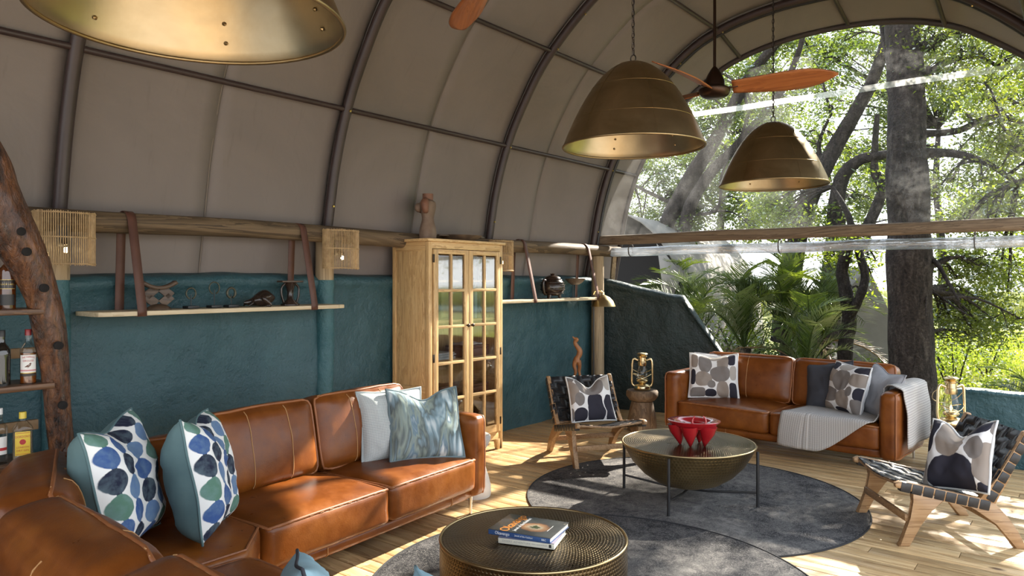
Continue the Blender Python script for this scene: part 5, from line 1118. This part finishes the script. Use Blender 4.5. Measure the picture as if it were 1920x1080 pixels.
def ftext(parent, txt, s, mat, z, x=.0294, sx=1): o = put_text(parent, txt, s, mat, (x, 0, z), (R(90), 0, R(90)), sx); return o
ftext(b2, "GORDON'S", .0165, REDP, .124, sx=.80); ftext(b2, 'LONDON', .0125, REDP, .070); ftext(b2, 'DRY GIN', .0135, REDP, .053)
mb = MB(); mb.lathe([(0, 0), (.014, 0), (.014, .0008), (0, .0008)], 16, M=T((.0288, 0, .097)) @ RY(90)); mb.build('crest', REDP, b2)
b3 = bottle('square_bottle', 'dark whisky bottle with slanted black label on the top bar shelf', (-4.37, 1.335, 1.451), [(.034, 0), (.036, .006), (.036, .19), (.028, .215), (.015, .235), (.0145, .27)], m_liquid('dark_whisky', (.22, .08, .02)), LABK, (.258, .016, .035))
label_patch(b3, LABK, .0366, toC, 1.0, .02, .075); label_patch(b3, LABK, .0366, toC, 1.0, .105, .150); label_patch(b3, GOLDP, .0369, toC, 1.0, .104, .106, 'label_stripe'); label_patch(b3, GOLDP, .0369, toC, 1.0, .149, .151, 'label_stripe'); curved_text(b3, 'BLACK LABEL', .011, GOLDP, .0367, toC, .127)
bottle('rum_bottle', 'plain dark bottle standing beside the white bird label whisky', (-4.37, 1.31, 1.061), WP, DKGL, LABK, (.250, .0155, .032))
b5 = bottle('vodka_bottle', 'clear bottle with white label beside the yellow gin', (-4.36, 1.295, .666), WP, GLASS, LABW, (.250, .0155, .032)); label_patch(b5, LABW, .0386, toC, 1.0, .05, .14); label_patch(b5, REDP, .0389, toC, 1.0, .07, .085, 'label_stripe')
bottle('wine_bottle', 'dark wine bottle standing low behind the sofa corner', (-4.30, 1.27, .27), [(.037, 0), (.038, .006), (.038, .19), (.030, .215), (.015, .24), (.0145, .30)], DKGL, plain('silver_pourer', (.6, .6, .6), .25, 1.0), (.29, .010, .06)); bottle('spirit_bottle', 'bottle with blue and gold cap standing low behind the sofa corner', (-4.30, 1.42, .27), [(.036, 0), (.037, .006), (.037, .19), (.026, .215), (.0155, .23), (.015, .26)], DKGL, plain('blue_cap', (.02, .05, .20), .35), (.25, .0165, .05))
mb = MB(); mb.box((-4.40, .42, .135), (.42, 1.9, .27), None, .008); tag(mb.build('bar_plinth', plain('black_bar_base', (.012, .012, .012), .6)), 'black plinth under the bar shelf', 'plinth')
# ------------------------------------------------------------------ outside: ground, trees, palms, tents
GZ = -0.5
def m_leaf(name, a, b, trans, gloss=.25):
    t = NT(name); v = t.co('Object'); n = t.noise(v, 1.6, 3); n2 = t.noise(v, 23.0, 1)
    f = t.math('ADD', t.math('MULTIPLY', n, .6), t.math('MULTIPLY', n2, .4)); c = t.mix(t.mr(f, .36, .64), a, b)
    d = t.n('ShaderNodeBsdfDiffuse'); t.put(d.inputs[0], c); tl = t.n('ShaderNodeBsdfTranslucent'); t.put(tl.inputs[0], t.mix(1.0, c, (1.55, 1.5, .6, 1), 'MULTIPLY'))
    m1 = t.n('ShaderNodeMixShader'); m1.inputs[0].default_value = trans; t.l(d.outputs[0], m1.inputs[1]); t.l(tl.outputs[0], m1.inputs[2])
    g = t.n('ShaderNodeBsdfGlossy'); g.inputs['Roughness'].default_value = .35; lw = t.n('ShaderNodeLayerWeight'); lw.inputs[0].default_value = .3
    m2 = t.n('ShaderNodeMixShader'); t.put(m2.inputs[0], t.math('MULTIPLY', lw.outputs['Fresnel'], gloss)); t.l(m1.outputs[0], m2.inputs[1]); t.l(g.outputs[0], m2.inputs[2]); t.l(m2.outputs[0], t.out.inputs[0]); return t.m
LEAF = m_leaf('tree_leaf', (.045, .075, .022, 1), (.13, .17, .035, 1), .5); LEAFM = m_leaf('mid_green_leaf', (.060, .092, .022, 1), (.165, .19, .038, 1), .50); LEAFY = m_leaf('bright_leaf', (.095, .15, .025, 1), (.22, .27, .045, 1), .55); PALML = m_leaf('palm_leaflet', (.035, .065, .02, 1), (.10, .135, .032, 1), .42, .6)
DRYL = m_leaf('dry_frond', (.20, .13, .07, 1), (.30, .21, .12, 1), .3); GRASSM = m_leaf('meadow_grass', (.15, .185, .045, 1), (.27, .28, .08, 1), .45); REED = m_leaf('reeds', (.10, .125, .05, 1), (.19, .205, .095, 1), .4)
def m_bark():
    t = NT('tree_bark'); v = t.co('Object', (1, 1, .3)); n = t.noise(v, 12, 6, .7, .8); n2 = t.noise(t.co('Object'), 34, 4, .7)
    t.bsdf(t.ramp(t.math('ADD', t.math('MULTIPLY', n, .6), t.math('MULTIPLY', n2, .4)), [(.36, (.010, .008, .007)), (.52, (.040, .031, .026)), (.70, (.115, .095, .08))]), .9, 0, t.bump(t.math('ADD', n, n2), .9, .05), Specular_IOR_Level=.2); return t.m
BARK = m_bark()
def m_ground():
    t = NT('meadow_ground'); v = t.co('Object'); n = t.noise(v, .35, 5, .6); n2 = t.noise(v, 6, 4, .6)
    gr = t.mix(t.mr(t.math('ADD', t.math('MULTIPLY', n, .5), t.math('MULTIPLY', n2, .5)), .38, .62), (.13, .145, .042, 1), (.23, .225, .08, 1))
    sp = t.n('ShaderNodeSeparateXYZ'); t.l(v, sp.inputs[0]); sand = t.mix(n2, (.40, .375, .335, 1), (.50, .47, .425, 1))      # unseen sand round the tent, added for neutral bounce light; meadow beyond
    t.bsdf(t.mix(t.mr(t.math('ADD', sp.outputs[1], t.math('MULTIPLY', n, 3.0)), 8.5, 10.5), sand, gr), .95, 0, t.bump(n2, .6, .06), Specular_IOR_Level=.1); return t.m
mb = MB(); mb.grid(lambda u, v: Vector((lerp(-90, 90, u), lerp(-40, 160, v), GZ + .08 * nz(u * 40, v * 40))), 60, 60); struct(mb.build('ground', m_ground(), ang=80), 'sunlit grass around the tent')
rng = np.random.default_rng(11)
def leaf_mesh(name, cen, size, mat, aspect=.42, up=.2):
    """a folded diamond for every centre"""
    N = len(cen); d = rng.normal(size=(N, 3)); d[:, 2] = d[:, 2] * .7 - up; d /= np.linalg.norm(d, axis=1)[:, None]
    q = rng.normal(size=(N, 3)); s = np.cross(d, q); s /= np.linalg.norm(s, axis=1)[:, None]; n = np.cross(d, s)
    L = (size * rng.uniform(.65, 1.3, N))[:, None]; W = L * aspect * .5
    V = np.stack([cen, cen + d * L * .45 + s * W + n * W * .3, cen + d * L, cen + d * L * .45 - s * W + n * W * .3], 1).reshape(-1, 3)
    me = bpy.data.meshes.new(name); me.vertices.add(4 * N); me.vertices.foreach_set('co', V.astype(np.float32).ravel())
    me.loops.add(4 * N); me.polygons.add(N); me.loops.foreach_set('vertex_index', np.arange(4 * N, dtype=np.int32)); me.polygons.foreach_set('loop_start', np.arange(0, 4 * N, 4, dtype=np.int32))
    me.update(calc_edges=True); me.materials.append(mat); return me
def clump(c, rad, n, per=14, sp=.13):
    """leaf positions in an ellipsoid, bunched on twigs"""
    k = max(1, n // per); d = rng.normal(size=(k, 3)); d /= np.linalg.norm(d, axis=1)[:, None]; r = rng.uniform(0, 1, k) ** .45
    tw = np.array(c)[None] + d * r[:, None] * np.array(rad)[None]
    return (tw[:, None, :] + rng.normal(size=(k, per, 3)) * np.array([sp, sp, sp * .7])).reshape(-1, 3), tw
def tree(name, label, Y, stems, crowns, leaf=.085, mat=None, group=None, twigs=6, foot=None):
    """stems: (pixel path, r0, r1[, Y]); crowns: (px, py, dY, radius, height, leaves)"""
    P0 = [onY(p[0], p[1], Y) for p in stems[0][0]]; base = Vector((P0[0].x, Y, GZ))
    t = thing(name, label, 'tree', base, 0, group); allp = []
    for st in stems:
        pts, r0, r1 = st[:3]; yy = st[3] if len(st) > 3 else 0.0; n = len(pts)
        C = catmull([onY(p[0], p[1], Y) + Vector((0, yy * k / max(1, n - 1) + .12 * nz(k * .7, Y, r0 * 9), 0)) for k, p in enumerate(pts)], 5); allp += C
        rr_ = [lerp(r0, r1, k / (len(C) - 1)) * (1 + .12 * nz(k * .6, Y, r0 * 50)) for k in range(len(C))]; mb = MB(); mb.tube(C, rr_, 12 if r0 > .1 else 8); mb.build('stem' if r0 > .06 else 'branch', BARK, t, w=True, ang=70)
    cs = []; mb = MB()
    for cr in crowns:
        px, py, dY, rx, rz, n = cr; c = onY(px, py, Y + dY) if rx > 0 else Vector((px, py, dY)); rx = abs(rx); a, tw = clump(c, (rx, rx * .8, rz), n); cs.append(a)
        near = min(allp, key=lambda q: (q - c).length); m = near.lerp(c, .5) + Vector((.1 * nz(px * .1), .1 * nz(py * .1), .12)); B = catmull([near, m, c], 4); L = (c - near).length
        r = min(.035, .012 + .010 * L); mb.tube(B, [lerp(r, .010, k / (len(B) - 1)) for k in range(len(B))], 5)
        for k in range(min(twigs, len(tw))): q = Vector(tw[k]); s0 = B[rng.integers(len(B) // 2, len(B))]; mb.tube([s0, s0.lerp(q, .5) + Vector((0, 0, .04)), q], [.009, .006, .003], 4)
    o = mb.build('twigs', BARK, t, w=True); o['kind'] = 'stuff'
    o = link('foliage', leaf_mesh('foliage', np.concatenate(cs) - np.array(base)[None], leaf, mat or LEAF), t); o['kind'] = 'stuff'
    return t
gt = 'trees behind the clear window'
def spread(boxes, seed):
    """crown ellipsoids scattered over picture areas: (x0, y0, x1, y1, count, dY, radius, leaves)"""
    g = random.Random(seed); out = []
    for x0, y0, x1, y1, n, dY, r, lv in boxes:
        for k in range(n): out.append((g.uniform(x0, x1), g.uniform(y0, y1), dY + g.uniform(-.9, .9), r * g.uniform(.7, 1.2), r * g.uniform(.45, .8), lv))
    return out
tree('big_tree', 'massive straight dark tree trunk right outside the gable opening', 10.0,
     [([(1714, 790), (1709, 640), (1706, 500), (1704, 400), (1701, 300), (1699, 200), (1694, 100), (1690, 20), (1686, -120), (1690, -300)], .275, .17),
      ([(1738, 480), (1762, 497), (1785, 530), (1808, 562)], .035, .012, -.4), ([(1748, 500), (1742, 545), (1745, 590)], .022, .008, -.3), ([(1745, 545), (1790, 570), (1830, 590)], .014, .006, -.5),
      ([(1730, 285), (1790, 285), (1845, 300), (1900, 335)], .06, .025, .5), ([(1728, 90), (1770, 60), (1830, 35), (1900, -20)], .07, .03, .4), ([(1728, 140), (1780, 110), (1830, 100), (1875, 120)], .045, .02, .3),
      ([(1730, 250), (1790, 238), (1850, 205), (1930, 215)], .05, .02, .8), ([(1672, 130), (1655, 80), (1642, 20)], .05, .03, .3)],
     spread([(1760, 495, 1915, 615, 15, 1.3, .34, 420), (1765, 590, 1850, 640, 6, 1.6, .24, 300), (1750, 60, 1900, 170, 10, .4, .38, 330), (1770, 190, 1915, 300, 8, .8, .36, 300), (1750, 330, 1915, 430, 9, .6, .34, 260)], 1) + [(x, y, z, -r, r * .7, 900) for x, y, z, r in [(random.Random(k).uniform(-1.9, 1.2), random.Random(k + 50).uniform(9.6, 12.5), random.Random(k + 99).uniform(4.8, 8.6), .75) for k in range(24)]] + [(x, y, z, -r, r * .8, 620) for x, y, z, r in [(random.Random(k + 7).uniform(-.6, 2.2), random.Random(k + 57).uniform(9.3, 11.2), random.Random(k + 77).uniform(2.0, 5.6), .6) for k in range(36)]], .058, LEAFM)  # last two crown groups, mostly out of view, added to shade the right floor
tree('leaning_tree', 'dark twin stemmed tree leaning over beyond the wing wall', 14.0,
     [([(1205, 640), (1222, 540), (1240, 450), (1262, 395), (1300, 325), (1335, 270), (1368, 212), (1398, 155), (1430, 110), (1470, 70), (1530, 5), (1600, -110), (1650, -220)], .21, .03),
      ([(1262, 640), (1272, 540), (1282, 450), (1296, 390), (1330, 325), (1385, 268), (1430, 215), (1470, 160), (1500, 90), (1520, 0), (1545, -130)], .17, .02), ([(1290, 350), (1255, 375), (1230, 368), (1185, 345)], .06, .03), ([(1385, 268), (1400, 215), (1392, 170)], .05, .03), ([(1270, 400), (1340, 395), (1350, 330), (1365, 300)], .04, .02)],
     spread([(1185, 300, 1290, 430, 16, .8, .42, 330), (1290, 120, 1430, 260, 15, .6, .42, 330), (1300, 280, 1420, 430, 15, 1.2, .45, 330), (1400, 60, 1530, 220, 14, .5, .42, 330), (1230, -200, 1400, -20, 10, .6, .8, 420)], 2), .085)
tree('arching_tree', 'grey twin trunk tree behind the hanging dome and beside the massive trunk', 13.0,
     [([(1468, 640), (1480, 540), (1492, 440), (1512, 385), (1540, 325), (1568, 270), (1605, 210), (1638, 145), (1662, 70), (1670, -40), (1690, -180), (1700, -320)], .22, .03),
      ([(1552, 640), (1558, 540), (1565, 440), (1568, 380), (1582, 330), (1612, 300), (1650, 292), (1690, 280), (1740, 255)], .20, .03), ([(1612, 470), (1625, 430), (1645, 385), (1655, 350), (1640, 325), (1642, 270), (1645, 215)], .11, .04), ([(1655, 350), (1670, 330), (1700, 310)], .05, .03), ([(1545, 320), (1535, 270), (1560, 215)], .05, .02)],
     spread([(1440, 270, 1560, 420, 13, .6, .38, 230), (1530, 60, 1660, 170, 4, .5, .3, 170), (1500, 190, 1600, 300, 4, .8, .32, 170), (1580, 330, 1680, 430, 7, .8, .34, 200)], 3), .085)
tree('forked_tree', 'small dark forked tree standing in front of the far beige tent', 11.2,
     [([(1590, 760), (1587, 660), (1592, 600), (1585, 550), (1578, 510), (1588, 475), (1600, 440)], .115, .07), ([(1590, 600), (1612, 560), (1622, 520), (1612, 480), (1600, 440)], .07, .055), ([(1600, 440), (1590, 400), (1560, 350)], .06, .03)],
     spread([(1545, 440, 1650, 500, 6, .2, .28, 170), (1600, 480, 1665, 560, 3, .3, .16, 70), (1430, 350, 1520, 430, 7, .9, .36, 420)], 4), .07, LEAFY)
tree('leafy_tree', 'bright green leafy tree reaching in beside the massive trunk', 15.5,
     [([(2010, 700), (2000, 500), (1980, 300), (1940, 150), (1930, 0)], .18, .08), ([(1990, 400), (1930, 380), (1870, 330)], .06, .02), ([(1975, 260), (1910, 230), (1850, 180)], .06, .02)],
     spread([(1830, 150, 1990, 300, 13, 0, .55, 420), (1800, 300, 1990, 440, 13, 0, .55, 420), (1850, -100, 2000, 120, 9, 0, .6, 420), (1880, 440, 1990, 520, 5, 0, .45, 300)], 5), .095, LEAFY)
tree('hazy_tree', 'loose leafy tree far behind the leaning twin stems', 21.0,
     [([(1345, 640), (1348, 500), (1352, 400), (1358, 330), (1370, 260)], .14, .06), ([(1352, 400), (1310, 350), (1280, 300)], .06, .03), ([(1350, 420), (1400, 360), (1430, 330)], .06, .03)],
     spread([(1200, 270, 1480, 450, 32, 0, .75, 520), (1270, 60, 1520, 300, 26, 0, .75, 480)], 6), .11)
tree('hazy_tree', 'loose leafy tree far behind the massive trunk', 23.0,
     [([(1770, 640), (1768, 500), (1762, 420), (1755, 340), (1760, 240)], .14, .06), ([(1765, 430), (1800, 390), (1850, 370)], .06, .03)],
     spread([(1560, 280, 1860, 450, 24, 0, .75, 420), (1510, 40, 1690, 300, 26, 0, .75, 480), (1660, 60, 1880, 300, 20, 0, .8, 420), (1780, 470, 1900, 540, 6, 0, .6, 240)], 7), .11)
# ---- palms
def frond_mesh(seed, mat, dry=False):
    g = random.Random(seed); mb = MB(); ra = lambda s: Vector((s * (1 - .12 * s), 0, .62 * s - .60 * s * s * s - (.5 * s if dry else 0)))
    mb.tube([ra(k / 10) for k in range(11)], [lerp(.012, .003, k / 10) for k in range(11)], 5)
    for k in range(46):
        s = .14 + .86 * k / 45; p = ra(s); d = (ra(min(1, s + .02)) - ra(s - .02)).normalized(); L = .26 * math.sin(math.pi * min(1, .18 + .78 * (1 - s) + .05)) ** .6 * (1 if s < .93 else .8)
        for sd in (-1, 1):
            o = Vector((0, sd, 0)); v = (d * g.uniform(.55, .85) + o * .75 + Vector((0, 0, g.uniform(.1, .45)))).normalized(); w = d.cross(v).cross(v); w = Vector((0, 0, 1)).cross(v).normalized() * .0052
            q = p + v * L * .55; e = p + v * L + Vector((0, 0, -.05 * L * g.uniform(.4, 2.2)))
            b = len(mb.v); mb.v += [tuple(p - w * .6), tuple(p + w * .6), tuple(q + w), tuple(q - w), tuple(e)]; mb.f += [(b, b + 1, b + 2, b + 3), (b + 3, b + 2, b + 4)]
    return mb.mesh('frond', mat, 60)
FR = [frond_mesh(k, PALML) for k in range(3)]; FRD = frond_mesh(9, DRYL, True); FRY = frond_mesh(12, LEAFY)
def palm(label, px, Y, h, n, size, seed, dry=2, X=None):
    g = random.Random(seed); b = onY(px, 600, Y); b.z = GZ; h = h + .4 if h > .3 else h; t = thing('wild_palm', label, 'palm', b)
    if h > .05: mb = MB(); mb.tube([(0, 0, 0), (.03, 0, h * .5), (.02, .02, h)], [.10, .09, .08], 10); mb.build('stem', BARK, t, ang=70)
    for k in range(n):
        me = FRD if k < dry else (FRY if g.random() < .10 else g.choice(FR)); o = link('frond', me, t); s = size * .9 * g.uniform(.75, 1.15); el = (g.uniform(-75, -10) if k >= dry else g.uniform(0, 30))
        o.location = (0, 0, h); o.rotation_euler = (g.uniform(-.2, .2), R(el), k * 2.4 + g.uniform(-.3, .3)); o.scale = (s, s, s)
    return t
for k, (px, Y, h, n, s, lab) in enumerate((
        (1305, 10.8, .75, 19, 1.35, 'wild palm clump growing behind the end of the wing wall'), (1352, 9.9, .25, 17, 1.15, 'low wild palm just beyond the wing wall slope'), (1395, 10.6, .70, 20, 1.45, 'tall wild palm behind the two-seater, next to the wing wall palms'),
        (1432, 10.0, .15, 17, 1.05, 'low wild palm behind the middle of the two-seater'), (1470, 11.2, .95, 21, 1.50, 'tallest wild palm, below the hanging dome close to the window'), (1512, 10.2, .45, 18, 1.25, 'wild palm with drooping fronds behind the two-seater seat gap'),
        (1545, 11.8, .80, 19, 1.40, 'wild palm close behind the forked tree'), (1560, 9.8, .05, 15, .95, 'low wild palm in front of the forked tree foot'), (1632, 10.2, .0, 14, .85, 'small wild palm between the forked tree and massive trunk'), (1262, 12.2, 1.0, 14, 1.30, 'wild palm in front of the vaulted tent flank'),
        (1955, 11.0, .15, 14, 1.35, 'low wild palm in the sunlit grass by the parapet'))):
    palm(lab, px, Y, h, n, s, 40 + k, dry=(3 if k in (0, 1, 2) else 1))
palm('dry brown palm stump behind the parapet near the lit lantern', 1778, 9.6, .22, 9, .55, 77, dry=9)
# ---- shrubs and grass
def shrub(label, px, Y, r, h, n, mat, seed):
    b = onY(px, 600, Y); b.z = GZ; t = thing('leafy_shrub', label, 'shrub', b); g = random.Random(seed)
    for k in range(6): a = g.uniform(0, 6.28); mb = MB(); mb.tube([(0, 0, 0), (math.cos(a) * r * .3, math.sin(a) * r * .3, h * .5), (math.cos(a) * r * .6, math.sin(a) * r * .6, h * .85)], [.02, .014, .006], 6); mb.build('stem', BARK, t)
    a, _ = clump((0, 0, h * .55), (r, r, h * .45), n, 12, .12); o = link('foliage', leaf_mesh('foliage', a, .075, mat), t); o['kind'] = 'stuff'
for k, (px, Y, r, h, n, m_, lab) in enumerate(((1790, 14.5, .8, 1.2, 1700, LEAFY, 'bright leafy shrub right beside the massive trunk'), (1850, 18.0, 1.1, 1.2, 2200, LEAFY, 'wide bright shrub in the meadow beyond the trunk'), (1900, 13.0, .5, .7, 900, LEAF, 'dark low shrub in the meadow grass'), (1640, 14.0, .6, .8, 900, LEAFY, 'low shrub under the far beige tent'), (1480, 13.5, .9, 1.3, 1700, LEAF, 'dark shrub behind the tallest palms'), (1400, 12.8, .9, 1.6, 1900, LEAF, 'dense dark shrub behind the wing wall palms'), (1330, 12.4, .9, 1.5, 1700, LEAF, 'dense dark shrub in front of the vaulted tent'))): shrub(lab, px, Y, r, h, n, m_, k)
def blades(name, x0, x1, y0, y1, n, h, mat, w=.012):
    x = rng.uniform(x0, x1, n); y = rng.uniform(y0, y1, n); a = rng.uniform(0, 6.28, n); L = h * rng.uniform(.5, 1.3, n); lean = rng.normal(size=(n, 2)) * .3 * L[:, None]
    z = np.full(n, GZ + .02); c, s = np.cos(a) * w, np.sin(a) * w
    V = np.stack([np.stack([x - c, y - s, z], 1), np.stack([x + c, y + s, z], 1), np.stack([x + lean[:, 0], y + lean[:, 1], z + L], 1)], 1).reshape(-1, 3)
    me = bpy.data.meshes.new(name); me.vertices.add(3 * n); me.vertices.foreach_set('co', V.astype(np.float32).ravel()); me.loops.add(3 * n); me.polygons.add(n); me.loops.foreach_set('vertex_index', np.arange(3 * n, dtype=np.int32)); me.polygons.foreach_set('loop_start', np.arange(0, 3 * n, 3, dtype=np.int32)); me.update(calc_edges=True); me.materials.append(mat)
    return link(name, me)
o = blades('meadow_grass', -6, 9, 8.8, 34, 60000, .22, GRASSM, .011); tag(o, 'sunlit yellow green meadow grass outside the gable', 'grass'); o['kind'] = 'stuff'
o = blades('reed_bed', -25, 45, 42, 60, 26000, 1.3, REED, .05); tag(o, 'tall pale reeds at the far edge of the meadow', 'reeds'); o['kind'] = 'stuff'
mb = MB(); mb.grid(lambda u, v: Vector((lerp(8, 40, u) + 3 * nz(v * 5), lerp(35, 41, v) + 1.5 * nz(u * 6, 3), GZ + .10)), 20, 4); tag(mb.build('lagoon', plain('calm_water', (.25, .33, .38), .08)), 'pale water of a lagoon beyond the meadow', 'water')
# ---- neighbouring tents
vt = thing('vaulted_tent', 'long vaulted beige tent with a dark open front behind the palms', 'tent', (-7.75, 14, GZ), R(10))
pr = catmull([(-1.95, 0, .35), (-1.88, 0, 1.3), (-1.6, 0, 2.35), (-.95, 0, 3.15), (0, 0, 3.42), (.95, 0, 3.15), (1.6, 0, 2.35), (1.88, 0, 1.3), (1.95, 0, .35)], 4)
mb = MB(); mb.grid(lambda u, v: pr[round(u * (len(pr) - 1))] + Vector((0, lerp(-2.4, 4.5, v), .03 * nz(u * 9, v * 9))), len(pr) - 1, 10); o = mb.build('canvas', CANVAS_OUT, vt, ang=70); md = o.modifiers.new('t', 'SOLIDIFY'); md.thickness = .02
DKC = plain('tent_inside_shade', (.010, .008, .007), .9); mb = MB(); mb.add([p * .99 + Vector((0, -1.75, 0)) for p in pr], [tuple(range(len(pr)))]); mb.build('shade_sheet', DKC, vt)  # near-black sheet across the opening stands in for the shade inside
mb = MB(); mb.box((0, .8, .28), (3.9, 7.2, .14)); mb.build('deck', DKC, vt); mb = MB(); mb.add([(1.25, -2.42, 2.75), (1.72, -2.46, 2.2), (1.45, -2.5, 1.5)], [(0, 1, 2)]); o = mb.build('door_flap', CANVAS_OUT, vt); md = o.modifiers.new('t', 'SOLIDIFY'); md.thickness = .012
for x in (-1.7, 1.7):
    for y in (-2.2, 1, 4.2): mb = MB(); mb.tube([(x, y, 0), (x, y, .25)], .07, 8); mb.build('stilt', LOGZ, vt)
pb = onY(1588, 600, 15.4); ft = thing('ridge_tent', 'small beige ridge tent on stilts behind the forked tree', 'tent', (pb.x, pb.y, GZ), R(25)); ft.scale = (.85, .85, .85)
mb = MB(); mb.add([(-1.35, -1.6, .42), (1.30, -1.6, .42), (.62, -1.6, 1.55), (.10, -1.6, 2.75), (-.75, -1.6, 1.7), (-1.35, 2, .42), (1.30, 2, .42), (.62, 2, 1.55), (.10, 2, 2.75), (-.75, 2, 1.7)], [(0, 1, 2, 3, 4), (5, 9, 8, 7, 6), (1, 6, 7, 2), (2, 7, 8, 3), (3, 8, 9, 4), (4, 9, 5, 0)]); mb.build('canvas', CANVAS_OUT, ft, ang=20)
mb = MB(); mb.box((0, .2, .37), (2.8, 3.9, .10)); mb.build('deck', LOGX, ft)
for x in (-1.2, -.4, .4, 1.2):
    for y in (-1.5, 1.8): mb = MB(); mb.tube([(x, y, 0), (x, y, .34)], .075, 8); mb.build('stilt', LOGZ, ft)
